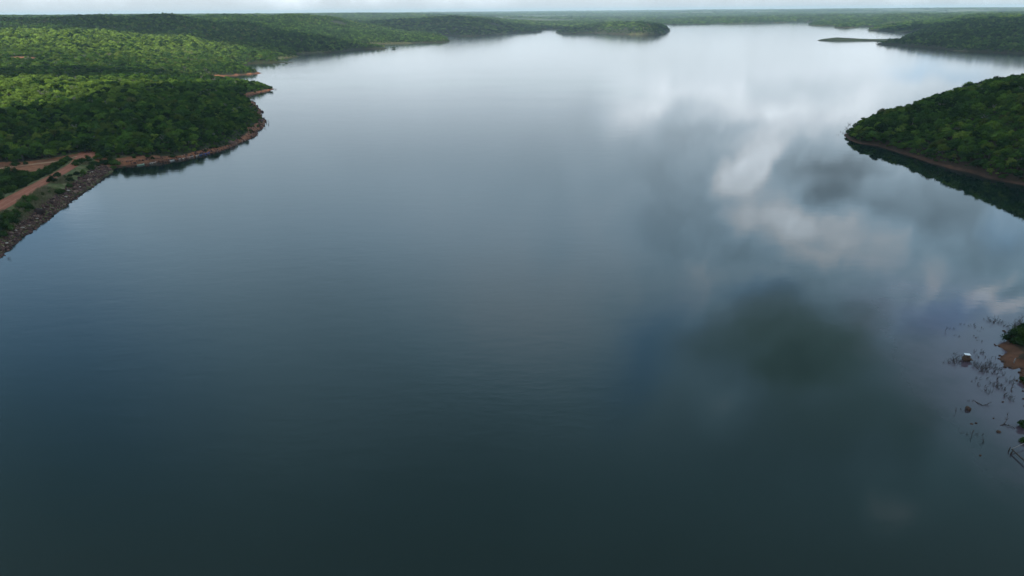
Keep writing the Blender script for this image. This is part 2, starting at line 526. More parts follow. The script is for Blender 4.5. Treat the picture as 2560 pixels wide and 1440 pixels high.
for q in (spot(330, 402, 3, 22, 13), spot(400, 399, 2, 26, 8), spot(95, 418, 2, 16, 14), spot(20, 432, 2, 12, 10), spot(215, 380, 6, 8, 8)):
    soil = np.maximum(soil, q)
soil = np.maximum(soil, sstep(11, 5, dtrack) * (droad > 6))
soil = np.maximum(soil, sstep(.70, .76, fbm(gx, gy, 60, 9)) * (gd > 900) * .8)
for (px, d, rx, ry) in ((35, 1130, 26, 30), (850, 2450, 30, 90), (985, 2350, 30, 60), (1240, 2950, 30, 60)):
    cx, cy = polar(px, d)
    soil = np.maximum(soil, sstep(1.2, .5, np.hypot((gx - cx) / rx, (gy - cy) / ry)))
grass = np.where((droad < 24) & (gy < 402), 1.0, 0)
grass = np.maximum(grass, sstep(.6, .7, fbm(gx, gy, 90, 12)) * (gd > 950))
sx_, sy_ = hit(2150, 101)
sp_ = sstep(1.1, .8, np.hypot((gx - sx_) / 260, (gy - sy_) / 140)) * (gs < 40)
soil = soil * (1 - .85 * sp_)
grass = np.maximum(grass, sp_)
soil = soil * (1 - .75 * sstep(750, 1500, gd))
float_attr(gme, "soil", soil)
float_attr(gme, "grass", grass)
float_attr(gme, "wet_dark", np.maximum(sstep(.35, .05, gz) * .8, np.maximum((gsle > -3) * (.5 + .35 * fbm(gx, gy, 6, 41)), (gsir > -3) * (.55 + .5 * fbm(gx, gy, 9, 44)))))  # wet at the waterline; near right bank and right island soil darkened throughout
float_attr(gme, "farfield", sstep(2600, 5000, gd))
tag(link("ground", gme), "wooded ground around the lake with bare reddish banks", "ground", kind="structure")

wr = [0, 40, 100, 250, 600, 1500, 4000, 10000, 24000]
wa = np.linspace(0, 2 * math.pi, 65)[:-1]
wvt, wf = [(0, 0, 0)], []
for r_ in wr[1:]:
    for a_ in wa: wvt.append((r_ * math.sin(a_), r_ * math.cos(a_), 0))
for k in range(64): wf.append((0, 1 + (k + 1) % 64, 1 + k))
for j in range(len(wr) - 2):
    for k in range(64):
        a0, a1 = 1 + j * 64 + k, 1 + j * 64 + (k + 1) % 64
        wf.append((a0, a1, a1 + 64, a0 + 64))
M_water = water_mat()
tag(link("water", mesh_from("water", wvt, wf, M_water)), "wide calm grey green lake reflecting the clouds", "lake", kind="structure")

# ------------------------------------------------------------------ road and track


def strip(name, line, halfw, mat, zoff, label, cat, cols=5, fixed=None):
    pts = []
    for (a, b) in zip(line[:-1], line[1:]):
        n = max(2, int(math.hypot(b[0] - a[0], b[1] - a[1]) / 2))
        for k in range(n): pts.append((a[0] + (b[0] - a[0]) * k / n, a[1] + (b[1] - a[1]) * k / n))
    pts.append(line[-1])
    pts = np.array(pts)
    for _ in range(6): pts[1:-1] = (pts[:-2] + 2 * pts[1:-1] + pts[2:]) / 4
    t = np.gradient(pts, axis=0)
    t /= np.linalg.norm(t, axis=1)[:, None]
    nrm = np.stack([t[:, 1], -t[:, 0]], 1)
    V = []
    for i, (p, q) in enumerate(zip(pts, nrm)):
        hw = halfw(p) * (1 + .10 * (vnoise(p[0], p[1], 5, 4) - .5))
        for k in range(cols):
            o = (k / (cols - 1) * 2 - 1) * hw
            V.append((p[0] + q[0] * o, p[1] + q[1] * o))
    V = np.array(V)
    z = land(V[:, 0], V[:, 1])[0]
    z = np.maximum(z, fixed) if fixed else z
    Z = np.concatenate([V, (z + zoff)[:, None]], 1)
    fs = [(i * cols + k, (i + 1) * cols + k, (i + 1) * cols + k + 1, i * cols + k + 1) for i in range(len(pts) - 1) for k in range(cols - 1)]
    me = mesh_from(name, Z, fs, mat, smooth=True)
    ac = np.tile(np.linspace(-1, 1, cols), len(pts))
    float_attr(me, "across", ac)
    return tag(link(name, me), label, cat, kind="structure")


def road_mat(name, base, light, dark):
    m, nt = new_mat(name)
    pos = N(nt, "ShaderNodeNewGeometry").outputs["Position"]
    ac = N(nt, "ShaderNodeAttribute", attribute_name="across").outputs["Fac"]
    n1 = noise(nt, pos, .9, 6, .65)
    n2 = noise(nt, pos, .08, 4, .6)
    c = ramp(nt, n1, [(.3, dark), (.55, base), (.75, light)])
    rut = maprange(nt, math_(nt, 'ABSOLUTE', math_(nt, 'SUBTRACT', math_(nt, 'ABSOLUTE', ac), .38)), .16, .02, 0, .5)
    c = mix(nt, rut, c, light)
    c = mix(nt, maprange(nt, n2, .5, .65, 0, .5), c, dark)
    principled(nt, c, .95, .1, bump(nt, n1, .4, .1))
    return m


strip("dirt_road", ROAD, lambda p: 4.4 - 1.2 * float(sstep(290, 340, p[1])) + 1.6 * float(sstep(372, 388, p[1])), road_mat("road_earth", (.34, .122, .072), (.42, .20, .125), (.25, .085, .05)), .07,
      "red dirt road along the top of the dam", "road", 7, fixed=CREST)
strip("dirt_track", TRACK, lambda p: 1.7, road_mat("track_earth", (.42, .25, .15), (.52, .34, .22), (.32, .16, .09)), .09,
      "pale sandy track joining the dam road", "track", 5)

# ------------------------------------------------------------------ trees
ICO = {}


def ico(sub):
    if sub not in ICO:
        bm = bmesh.new()
        bmesh.ops.create_icosphere(bm, subdivisions=sub, radius=1)
        bm.verts.ensure_lookup_table()
        ICO[sub] = (np.array([v.co[:] for v in bm.verts]), np.array([[v.index for v in f.verts] for f in bm.faces]))
        bm.free()
    return ICO[sub]


def crown_mesh(name, seed, rad_=3.0, height=6.0, base=1.6, lobes=9, leaves=650, leaf=.5, mat=None, squash=.8):
    """uneven crown: small dark cores wrapped in many leaf-clump faces"""
    rs = np.random.default_rng(seed)
    V, Fc, nv = [], [], 0
    cs = []
    for k in range(lobes):
        a = k * 2.4 + rs.uniform(-.5, .5)
        q = math.sqrt((k + .3) / lobes)
        r_ = rad_ * rs.uniform(.28, .52)
        z_ = base + (height - base) * (.42 + .40 * (1 - q) + rs.uniform(-.22, .2))
        cs.append((rad_ * .8 * q * math.cos(a), rad_ * .8 * q * math.sin(a), z_, r_))
    iv, if_ = ico(2)
    for (x, y, z, r_) in cs:
        jit = 1 + rs.uniform(-.16, .16, len(iv))
        v = iv * jit[:, None] * r_ * .74
        v[:, 2] *= squash
        V.append(v + np.array([x, y, z]))
        Fc.append(if_ + nv)
        nv += len(v)
    tri = []
    per = leaves // lobes
    for (x, y, z, r_) in cs:
        n_ = rs.normal(size=(per, 3))
        n_[:, 2] = np.abs(n_[:, 2]) * 1.1 - .35
        n_ /= np.linalg.norm(n_, axis=1)[:, None]
        c = n_ * r_ * rs.uniform(.70, 1.38, per)[:, None]
        c[:, 2] *= squash
        c += np.array([x, y, z])
        t1 = np.cross(n_ + rs.normal(size=(per, 3)) * .55, rs.normal(size=(per, 3)))
        t1 /= np.linalg.norm(t1, axis=1)[:, None]
        t2 = np.cross(n_ + rs.normal(size=(per, 3)) * .4, t1)
        t2 /= np.linalg.norm(t2, axis=1)[:, None]
        s_ = leaf * rs.uniform(.5, 1.1, per)[:, None]
        quad = np.stack([c - t1 * s_ * .6, c - t2 * s_ * .4, c + t1 * s_ * .7, c + t2 * s_ * .4], 1)
        tri.append(quad.reshape(-1, 3))
    L_ = np.concatenate(tri)
    Vv = np.concatenate(V + [L_])
    F1 = np.concatenate(Fc)
    F2 = np.arange(nv, nv + len(L_)).reshape(-1, 4)
    me = mesh_from(name, Vv, [tuple(q) for q in F1] + [tuple(q) for q in F2], mat)
    return me


def tube(V, Fs, pts, rads, n=6):
    """a tapered bent limb added to vertex and face lists"""
    b0 = len(V)
    pts = [Vector(p) for p in pts]
    for i, p in enumerate(pts):
        t = (pts[min(i + 1, len(pts) - 1)] - pts[max(i - 1, 0)]).normalized()
        a = t.cross(Vector((.3, .9, .2))).normalized()
        b = t.cross(a)
        for k in range(n):
            w = 2 * math.pi * k / n
            V.append(tuple(p + (a * math.cos(w) + b * math.sin(w)) * rads[i]))
    for i in range(len(pts) - 1):
        for k in range(n):
            Fs.append((b0 + i * n + k, b0 + i * n + (k + 1) % n, b0 + (i + 1) * n + (k + 1) % n, b0 + (i + 1) * n + k))
    Fs.append(tuple(range(b0 + n - 1, b0 - 1, -1)))
    e = b0 + (len(pts) - 1) * n
    Fs.append(tuple(range(e, e + n)))


def trunk_mesh(name, seed, height=6., rad_=3., mat=None):
    rs = random.Random(seed)
    V, Fs = [], []
    top = height * .62
    bend = rs.uniform(-.35, .35)
    tube(V, Fs, [(0, 0, -1.2), (0, 0, .1), (bend * .5, .1, top * .45), (bend, .0, top)], [.24, .20, .15, .08])
    for k in range(4):
        a = k * 1.6 + rs.uniform(-.4, .4)
        z0 = top * rs.uniform(.35, .6)
        r_ = rad_ * rs.uniform(.4, .6)
        tube(V, Fs, [(bend * .5, .05, z0), (r_ * .5 * math.cos(a), r_ * .5 * math.sin(a), z0 + height * .14), (r_ * math.cos(a), r_ * math.sin(a), z0 + height * .28)], [.10, .07, .03], 5)
    return mesh_from(name, V, Fs, mat, smooth=True)


SPEC0 = [  # radius, height, crown base, lobes, leaves, leaf size
    (3.3, 6.6, 1.7, 10, 760, .60), (2.7, 6.0, 1.5, 8, 640, .55), (3.9, 6.2, 1.6, 12, 860, .62), (2.4, 7.4, 2.2, 8, 620, .52), (3.0, 5.0, 1.0, 9, 700, .58), (2.1, 4.4, .9, 7, 520, .5)]
SPEC = [(a * .58, b * .64, c * .5, d, e, f * .68) for a, b, c, d, e, f in SPEC0]
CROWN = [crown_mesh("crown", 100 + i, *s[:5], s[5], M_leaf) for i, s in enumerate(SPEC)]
TRUNK = [trunk_mesh("trunk", 200 + i, s[1], s[0], M_bark) for i, s in enumerate(SPEC)]
# light variants for the distant woods
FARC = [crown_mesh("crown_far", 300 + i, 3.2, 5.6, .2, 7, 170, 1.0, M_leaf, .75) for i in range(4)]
def bare_crown(name, seed):
    rs = random.Random(seed)
    V, Fs = [], []

    def br(p, d, L, r_, dep):
        p, d = Vector(p), Vector(d).normalized()
        m_ = p + d * L * .5 + Vector((rs.uniform(-.2, .2), rs.uniform(-.2, .2), 0)) * L * .3
        e = p + d * L + Vector((rs.uniform(-.2, .2), rs.uniform(-.2, .2), .1)) * L * .3
        tube(V, Fs, [tuple(p), tuple(m_), tuple(e)], [r_, r_ * .8, r_ * .5], 4)
        if dep:
            for k in range(4): br(m_.lerp(e, rs.uniform(0, 1)), d + Vector((rs.uniform(-1, 1), rs.uniform(-1, 1), rs.uniform(-.2, .5))), L * .62, r_ * .6, dep - 1)
    br((0, 0, -.5), (rs.uniform(-.1, .1), 0, 1), 2.6, .17, 3)
    return mesh_from(name, V, Fs, M_paletwig)


M_paletwig = simple("pale_twigs", (.13, .12, .105), (.24, .22, .19), 2)
BARE = [bare_crown("bare_crown", 900 + i) for i in range(2)]
# unlinked library of instances for the forest masses
lib = bpy.data.collections.new("forest_library")
for i in range(6):
    lib.objects.link(bpy.data.objects.new("a%d_crown" % i, CROWN[i]))
for i in range(4):
    lib.objects.link(bpy.data.objects.new("b%d_crown" % i, FARC[i]))
for i in range(2):
    lib.objects.link(bpy.data.objects.new("c%d_bare" % i, BARE[i]))


def forest_nodes():
    ng = bpy.data.node_groups.new("forest_scatter", "GeometryNodeTree")
    ng.interface.new_socket("Geometry", in_out='INPUT', socket_type='NodeSocketGeometry')
    ng.interface.new_socket("Geometry", in_out='OUTPUT', socket_type='NodeSocketGeometry')
    gi, go = ng.nodes.new("NodeGroupInput"), ng.nodes.new("NodeGroupOutput")
    ci = ng.nodes.new("GeometryNodeCollectionInfo")
    ci.inputs["Collection"].default_value = lib
    ci.inputs["Separate Children"].default_value = True
    ci.inputs["Reset Children"].default_value = True
    ip = ng.nodes.new("GeometryNodeInstanceOnPoints")
    ip.inputs["Pick Instance"].default_value = True

    def attr(name, typ):
        n = ng.nodes.new("GeometryNodeInputNamedAttribute")
        n.data_type = typ
        n.inputs[0].default_value = name
        return n.outputs["Attribute"]
    e2r = ng.nodes.new("FunctionNodeEulerToRotation")
    ng.links.new(attr("rot", 'FLOAT_VECTOR'), e2r.inputs[0])
    ng.links.new(gi.outputs[0], ip.inputs["Points"])
    ng.links.new(ci.outputs[0], ip.inputs["Instance"])
    ng.links.new(attr("pick", 'INT'), ip.inputs["Instance Index"])
    ng.links.new(e2r.outputs[0], ip.inputs["Rotation"])
    ng.links.new(attr("scl", 'FLOAT_VECTOR'), ip.inputs["Scale"])
    ng.links.new(ip.outputs[0], go.inputs[0])
    return ng


NG = forest_nodes()


def forest(name, xyz, scl, pick, label):
    me = bpy.data.meshes.new(name)
    me.vertices.add(len(xyz))
    me.vertices.foreach_set("co", np.asarray(xyz, np.float32).ravel())
    n = len(xyz)
    a = me.attributes.new("scl", 'FLOAT_VECTOR', 'POINT')
    a.data.foreach_set("vector", np.asarray(scl, np.float32).ravel())
    a = me.attributes.new("rot", 'FLOAT_VECTOR', 'POINT')
    rt = np.zeros((n, 3), np.float32)
    rt[:, 2] = rng.uniform(0, 6.28, n)
    rt[:, :2] = rng.normal(0, .07, (n, 2))
    a.data.foreach_set("vector", rt.ravel())
    a = me.attributes.new("pick", 'INT', 'POINT')
    a.data.foreach_set("value", np.asarray(pick, np.int32))
    o = link(name, me)
    md = o.modifiers.new("scatter", 'NODES')
    md.node_group = NG
    return tag(o, label, "woodland", kind="stuff")


BANDS = [(100, 1250, 2.65, 1.0, 1.0), (1250, 2600, 6.0, 1.1, .95), (2600, 5200, 13, 2.3, 1.15), (5200, 10500, 29, 4.6, 1.4), (10500, 20500, 70, 10, 1.1)]
pts_all = []
for (d0, d1, sp, sh, sv) in BANDS:
    amax = R(56) if d0 < 200 else R(45)
    nx = int(2 * d1 * math.sin(amax) / sp)
    X = (np.arange(nx) - nx / 2) * sp
    Yv = np.arange(d0 * math.cos(amax) * .9, d1, sp)
    GX, GY = np.meshgrid(X, Yv)
    GX = (GX + rng.uniform(-.48, .48, GX.shape) * sp).ravel()
    GY = (GY + rng.uniform(-.48, .48, GY.shape) * sp).ravel()
    D = np.hypot(GX, GY)
    k = (D >= d0) & (D < d1) & (np.abs(np.arctan2(GX, GY)) < amax)
    GX, GY, D = GX[k], GY[k], D[k]
    Z, S, SI, SL = land(GX, GY)
    wv = fbm(GX, GY, 40, 5)
    bw = (2 + 8 * wv ** 1.5) * (1 - .4 * sstep(800, 1400, D)) * .9
    bw = np.where((D > 1800) & (S < 14), np.minimum(bw, 6), bw)
    bw = np.where(SI > 0, .4 + 2.0 * wv ** 1.5, bw)
    QX, QY, _k = project(GX, GY, 4)
    bw = np.where(SL > 0, 3 + 4 * wv, bw)
    keep = (S > bw) & ((SL < 0) | (QX > 2625))
    qx_, qy_ = hit(2150, 101)
    keep &= ~((np.hypot((GX - qx_) / 260, (GY - qy_) / 140) < 1) & (S < 75) & (GX > 0))   # the low grassy spit
    dr, dt = pdist(GX, GY, ROAD), pdist(GX, GY, TRACK)
    keep &= ~((dr < 30) & (GY < 386)) & ~((dr < 9) & (GY < 398)) & (dt > 8)
    keep &= ~((GY < 372) & (GX < -200) & (GX > -420) & (dt < 200) & (GY < 372 - .2 * (GX + 300)))   # low ground below the dam: bushes there
    for (px, py, z, rx, ry) in ((330, 402, 3, 20, 12), (400, 399, 2, 24, 7), (95, 418, 2, 15, 13), (20, 432, 2, 12, 10)):
        cx, cy = hit(px, py, z)
        keep &= np.hypot((GX - cx) / rx, (GY - cy) / ry) > 1
    for (px, d, rx, ry) in ((35, 1130, 22, 24), (850, 2450, 24, 70), (985, 2350, 24, 50), (1240, 2950, 24, 50)):
        cx, cy = polar(px, d)
        keep &= np.hypot((GX - cx) / rx, (GY - cy) / ry) > 1
    if d0 > 2000:
        keep &= (fbm(GX, GY, 900, 20) < .60) | (D < 5000)
        keep &= rng.random(len(GX)) < .93
    GX, GY, Z, S, SI, D = (q[keep] for q in (GX, GY, Z, S, SI, D))
    hv = np.clip(rng.lognormal(0, .33, len(GX)), .5, 1.75) * (.86 + .4 * (fbm(GX, GY, 70, 8) - .3))
    hv *= np.where(SI > 0, .78 + .22 * sstep(2, 14, S), .55 + .45 * sstep(2, 22, S))
    pts_all.append(dict(x=GX, y=GY, z=Z - .15, s=S, si=SI, d=D, h=hv, sh=np.full(len(GX), sh), sv=np.full(len(GX), sv)))
T = {k: np.concatenate([p[k] for p in pts_all]) for k in pts_all[0]}
nT = len(T['x'])
pick = rng.integers(0, 6, nT)
pick = np.where((T['s'] < 9) & (rng.random(nT) < .6), 4 + (rng.random(nT) < .5), pick)
pick = np.where(T['d'] > 1250, 6 + rng.integers(0, 4, nT), pick)
tx, ty, tz, td = T['x'], T['y'], T['z'], T['d']
PX, PY, PK = project(tx, ty, tz + 4)
inview = (PX > -10) & (PX < 2570) & (PY > 0) & (PY < 1450)
cand = np.where(inview & (td < 700))[0]
# seen from the camera: compare with the ground and the crowns in front along the same sight line
cand = cand[np.argsort(td[cand])]
vis = []
colmax = {}
for i in cand:
    b = int(PX[i] // 6)
    topy = project(tx[i], ty[i], tz[i] + 6 * T['h'][i])[1]
    lim = min(colmax.get(b, 9999), colmax.get(b - 1, 9999), colmax.get(b + 1, 9999))
    if topy < lim - 2.5: vis.append(i)
    for q in (b - 1, b, b + 1): colmax[q] = min(colmax.get(q, 9999), topy)
vis = np.array(vis)
isl = vis[T['si'][vis] > 0]
hil = vis[T['si'][vis] <= 0]
single = np.concatenate([isl[:130], hil[:165]])
sset = np.zeros(nT, bool)
sset[single] = True

PROTO = {}


def tree(kind_i, loc, sc, rz, label, group):
    root = bpy.data.objects.new("broadleaf_tree", None)
    root.empty_display_size = .5
    COL.objects.link(root)
    root.location, root.rotation_euler, root.scale = loc, (0, 0, rz), sc
    tag(root, label, "tree", group)
    for nm, src in (("trunk", TRUNK), ("crown", CROWN)):
        if (nm, kind_i) in PROTO: c = PROTO[(nm, kind_i)].copy()
        else:
            c = bpy.data.objects.new(nm, src[kind_i])
            PROTO[(nm, kind_i)] = c
        c.name = nm
        COL.objects.link(c)
        c.parent = root
    return root


SHAPE = ["rounded", "compact", "broad spreading", "tall narrow", "low domed", "small low"]
for i in single:
    px, py = PX[i], PY[i]
    on_isl = T['si'][i] > 0
    if on_isl:
        q = T['si'][i]
        if px < 2200: w = "at the left tip of the dark island on the right"
        elif q < 10: w = "at the waterline of the dark island on the right"
        elif q < 28: w = "on the lower slope of the dark island on the right"
        else: w = "on the upper slope of the dark island on the right"
        g = "trees " + w
    else:
        q = T['s'][i]
        if px < 290: w = "above the sandy track, left of the dam corner" if q < 60 or py > 330 else "on the left slope behind the sandy track"
        elif px < 420: w = "above the bare red bank beside the dam"
        elif px < 560: w = "on the wooded bank behind the moored boats"
        else: w = "along the red shore at the point of the left hill"
        g = "trees " + w
    tree(int(pick[i]), (tx[i], ty[i], tz[i]), (T['h'][i] * T['sh'][i], T['h'][i] * T['sh'][i], T['h'][i]), rng.uniform(0, 6.28), "%s green tree %s" % (SHAPE[pick[i]], w), g)

rest = ~sset
pick = np.where(rest & (rng.random(nT) < .022) & (td < 2600), 10 + rng.integers(0, 2, nT), pick)
scl = np.stack([T['h'] * T['sh'], T['h'] * T['sh'], T['h'] * T['sv']], 1)
P3 = np.stack([tx, ty, tz], 1)
for nm, mask, lab in (
        ("forest", rest & (T['si'] > 0), "dense dark green woodland covering the steep island on the right"),
        ("forest", rest & (T['si'] <= 0) & (td < 1000) & (tx < 0), "dense green woodland covering the near hill on the left"),
        ("forest", rest & (T['si'] <= 0) & (td >= 1000) & (td < 2600) & (tx < 0), "woodland on the sunlit slopes and headlands farther up the left shore"),
        ("forest", rest & (T['si'] <= 0) & (td < 2600) & (tx > 0), "dark woodland on the hill at the upper right shore"),
        ("forest", rest & (td >= 2600) & (td < 5200), "bluish wooded hills and small island at the far end of the lake"),
        ("forest", rest & (td >= 5200), "hazy woodland stretching to the horizon")):
    if mask.any(): forest(nm, P3[mask], scl[mask], pick[mask], lab)
print("TREES", nT, "single", len(single), "island", len(isl), "hill", len(hil))


def ground_z(x, y):
    return float(land(np.array([x]), np.array([y]))[0][0])


# ------------------------------------------------------------------ bushes on the dam and at the near right bank
BUSH = [crown_mesh("bush", 400 + i, r_, h_, .0, lb, lv, .34, M_bushleaf, .85) for i, (r_, h_, lb, lv) in enumerate([(1.9, 2.3, 8, 900), (1.5, 1.9, 7, 800), (2.3, 2.2, 9, 1000), (1.2, 2.6, 6, 700)])]
WORD = ["rounded", "dense small", "wide low", "upright"]


def bush(px, py, z, k, s, label, group):
    x, y = hit(px, py, z)
    zz = ground_z(x, y)
    o = bpy.data.objects.new("bush", BUSH[k])
    COL.objects.link(o)
    o.location = (x, y, zz - .15)
    o.rotation_euler = (0, 0, rng.uniform(0, 6.28))
    o.scale = (s, s, s * rng.uniform(.9, 1.15))
    return tag(o, label, "bush", group)


bush(147, 452, 3.5, 3, 1.35, "tall dark rounded bush beside the road halfway along the dam", None)
bush(131, 463, 3.5, 0, 1.2, "dark wide bush left of the tallest dam bush", None)
bush(150, 482, 3, 2, 1.0, "bright green low bush just above the stones mid dam", None)
bush(176, 456, 3, 1, 1.15, "small round bush right of the tallest dam bush", None)
bush(174, 468, 2.5, 1, .9, "small bush below the round one on the dam slope", None)
bush(208, 437, 3, 0, .95, "bright round bush above the stones toward the dam corner", None)
bush(193, 440, 3.4, 1, .95, "grey green bush beside the road toward the dam corner", None)
for px, py, k, s in ((190, 418, 0, 1.2), (205, 413, 2, 1.1), (222, 409, 0, 1.2), (236, 412, 2, 1.2), (228, 420, 1, 1.1)):
    bush(px, py, 4, k, s, "%s bush in the hedge of bushes near the end of the dam" % WORD[k], "bushes near the dam end")
for px, py, k, s in ((252, 398, 0, 1.5), (262, 400, 2, 1.5), (275, 405, 0, 1.5), (285, 407, 2, 1.3), (246, 406, 0, 1.3), (262, 411, 1, 1.5), (280, 413, 1, 1.2)):
    bush(px, py, 2.5, k, s, "%s bush at the dam corner beside the red bank" % WORD[k], "bushes at the dam corner")
for px, py, k, s in ((68, 507, 0, 1.1), (80, 503, 2, 1.0), (60, 518, 2, 1.2), (72, 519, 0, 1.0), (50, 520, 1, 1.1)):
    bush(px, py, 4, k, s, "%s bush in the clump below the road, left part of the dam" % WORD[k], "bushes below the road on the left part of the dam")
for px, py, k, s in ((38, 538, 0, 1.1), (22, 546, 2, 1.1), (30, 553, 2, 1.0), (8, 558, 0, 1.2), (20, 565, 0, 1.1), (2, 570, 2, 1.2), (4, 582, 1, 1.2), (-15, 578, 0, 1.3)):
    bush(px, py, 3.5, k, s, "%s bush on the dam slope at the left edge of the photo" % WORD[k], "bushes on the dam at the left edge")
rb = random.Random(5)
RP = np.array(ROAD[2:8])
for k_ in range(150):   # hedge on the outer side of the road
    q = rb.random() * (len(RP) - 1)
    a_, b_ = RP[int(q)], RP[int(q) + 1]
    p_ = a_ + (b_ - a_) * (q - int(q))
    t_ = (b_ - a_) / np.linalg.norm(b_ - a_)
    nn_ = np.array([-t_[1], t_[0]])
    c_ = p_ + nn_ * (6.0 + 17 * rb.random() ** 1.6)
    if pdist(np.array([c_[0]]), np.array([c_[1]]), TRACK)[0] < 5: continue
    if pdist(np.array([c_[0]]), np.array([c_[1]]), ROAD)[0] < 5.8: continue
    if math.hypot((c_[0] + 262) / 15, (c_[1] - 372) / 11) < 1: continue
    px, py, _ = project(c_[0], c_[1], 3)
    if px < -40: continue
    k = rb.randrange(4)
    o = bpy.data.objects.new("bush", BUSH[k])
    COL.objects.link(o)
    s_ = rb.uniform(.75, 1.4)
    o.location, o.rotation_euler, o.scale = (c_[0], c_[1], ground_z(c_[0], c_[1]) - .15), (0, 0, rb.uniform(0, 6.28)), (s_, s_, s_ * rb.uniform(.9, 1.2))
    tag(o, "%s green bush on the outer slope between road and sandy track" % WORD[k], "bush", "bushes between the road and the track")
wl = np.array(main[1:11])


def along(t):
    seg = np.linalg.norm(np.diff(wl, axis=0), axis=1)
    c = np.concatenate([[0], np.cumsum(seg)])
    q = t * c[-1]
    i = min(int(np.searchsorted(c, q, side='right')) - 1, len(seg) - 1)
    p = wl[i] + (wl[i + 1] - wl[i]) * (q - c[i]) / seg[i]
    tt = (wl[i + 1] - wl[i]) / seg[i]
    return p, np.array([-tt[1], tt[0]])   # inland normal (left of the direction of travel)


for k_ in range(60):   # scrub on the lake side of the dam
    p_, nn_ = along(rb.uniform(.3, 1))
    c_ = p_ + nn_ * rb.uniform(6.8, 14.5)
    if pdist(np.array([c_[0]]), np.array([c_[1]]), ROAD)[0] < 5.4: continue
    k = rb.randrange(3)
    o = bpy.data.objects.new("bush", BUSH[k])
    COL.objects.link(o)
    s_ = rb.uniform(.25, .6)
    o.location, o.rotation_euler, o.scale = (c_[0], c_[1], ground_z(c_[0], c_[1]) - .1), (0, 0, rb.uniform(0, 6.28)), (s_, s_, s_)
    tag(o, "small low shrub in the dry grass above the stones of the dam", "bush", "small shrubs in the dry grass of the dam")
for k_ in range(16):
    px, py = rb.uniform(-10, 62), rb.uniform(440, 462)
    k = rb.randrange(3)
    bush(px, py, 2, k, rb.uniform(1.2, 1.8), "%s dark bush on the low ground below the sandy track" % WORD[k], "bushes below the track")
bush(40, 413, 2.5, 0, 1.25, "dark round bush standing alone beside the sandy track", None)
bush(65, 413, 2.3, 3, 1.0, "small narrow bush on the bare red soil by the track", None)
bush(309, 409, 2, 1, .75, "single small bush on the bare red bank", None)
bush(676, 224, .5, 1, 1.7, "lone bush at the tip of the sandy spit beyond the left hill", None)
for px, py, k, s, lab in ((2533, 850, 0, 1.15, "dark leafy bush at the tip of the near right bank"), (2552, 846, 2, 1.2, "large dark leafy bush at the right edge, behind the bush at the tip"),
                          (2545, 862, 1, 1.0, "low dark bush over the red spit at the right edge"), (2562, 832, 0, 1.3, "bush cut off by the right edge above the red spit"),
                          (2563, 1060, 1, .8, "small green bush at the right edge below the red spit"), (2568, 1098, 1, .7, "reddish green bush at the right edge above the wooden frame"),
                          (2566, 950, 2, .6, "low grassy bush on the brown bank at the right edge")):
    bush(px, py, .8, k, s, lab, None)

# ------------------------------------------------------------------ stones and dry grass on the dam
wl = np.array(main[1:11])
STV, STF = [], []
iv, if_ = ico(1)
rs = np.random.default_rng(21)


def along(t):
    seg = np.linalg.norm(np.diff(wl, axis=0), axis=1)
    c = np.concatenate([[0], np.cumsum(seg)])
    q = t * c[-1]
    i = min(int(np.searchsorted(c, q, side='right')) - 1, len(seg) - 1)
    p = wl[i] + (wl[i + 1] - wl[i]) * (q - c[i]) / seg[i]
    tt = (wl[i + 1] - wl[i]) / seg[i]
    return p, np.array([-tt[1], tt[0]])   # inland normal (left of the direction of travel)


nst = 6800
pos = []
for k in range(nst):
    p, nn = along(rs.random())
    w = rs.uniform(-.6, 6.6) + rs.normal(0, .5)
    pos.append(p + nn * w)
pos = np.array(pos)
pz = land(pos[:, 0], pos[:, 1])[0]
vs, fs_, b0 = [], [], 0
for k in range(nst):
    s = rs.lognormal(-1.28, .48)
    v = iv * (1 + rs.uniform(-.28, .28, (len(iv), 1))) * s * rs.uniform(.6, 1.3, 3)
    v[:, 2] *= .7
    a = rs.uniform(0, 6.28)
    v = np.stack([v[:, 0] * math.cos(a) - v[:, 1] * math.sin(a), v[:, 0] * math.sin(a) + v[:, 1] * math.cos(a), v[:, 2]], 1)
    vs.append(v + np.array([pos[k, 0], pos[k, 1], max(pz[k], -.2) + s * .2]))
    fs_.append(if_ + b0)
    b0 += len(iv)
sme = mesh_from("stones", np.concatenate(vs), np.concatenate(fs_), M_stone)
float_attr(sme, "tone", np.repeat(rs.random(nst), len(iv)))
tag(link("stones", sme), "dark stones covering the lake side of the dam", "stones", kind="stuff")
PALE = [(172, 480, "pale orange slab, largest on the stones mid dam"), (200, 468, "pale slab among the stones right of mid dam"), (165, 492, "pale flat slab below the orange one near the waterline"), (92, 545, "pale block on the stones toward the left"),
        (73, 561, "pale round stone left of the pale block"), (40, 576, "long pale slab on the stones near the left edge"), (56, 568, "pale slab just right of the long one"), (232, 436, "pale stone on the stones close to the dam corner"), (15, 604, "pale slab low on the stones at the left edge")]
for k, (px, py, lab) in enumerate(PALE):
    x, y = hit(px, py, 1.6)
    rs2 = np.random.default_rng(60 + k)
    v = ico(2)[0] * (1 + rs2.uniform(-.15, .15, (len(ico(2)[0]), 1))) * np.array([.75, .45, .26]) * rs2.uniform(.8, 1.3)
    o = link("pale_stone", mesh_from("pale_stone", v, ico(2)[1], M_palestone), loc=(x, y, ground_z(x, y) + .4), rot=(.15, .1, rs2.uniform(0, 3)))
    tag(o, lab, "stone")
GV, GF = [], []
ng_ = 0
gp = []
for k in range(5200):
    p, nn = along(rs.random())
    gp.append(p + nn * rs.uniform(5.8, 15))
gp = np.array(gp)
gk = (fbm(gp[:, 0], gp[:, 1], 14, 31) > .44) & (pdist(gp[:, 0], gp[:, 1], ROAD) > 4.2)
gp = gp[gk]
gzz = land(gp[:, 0], gp[:, 1])[0]
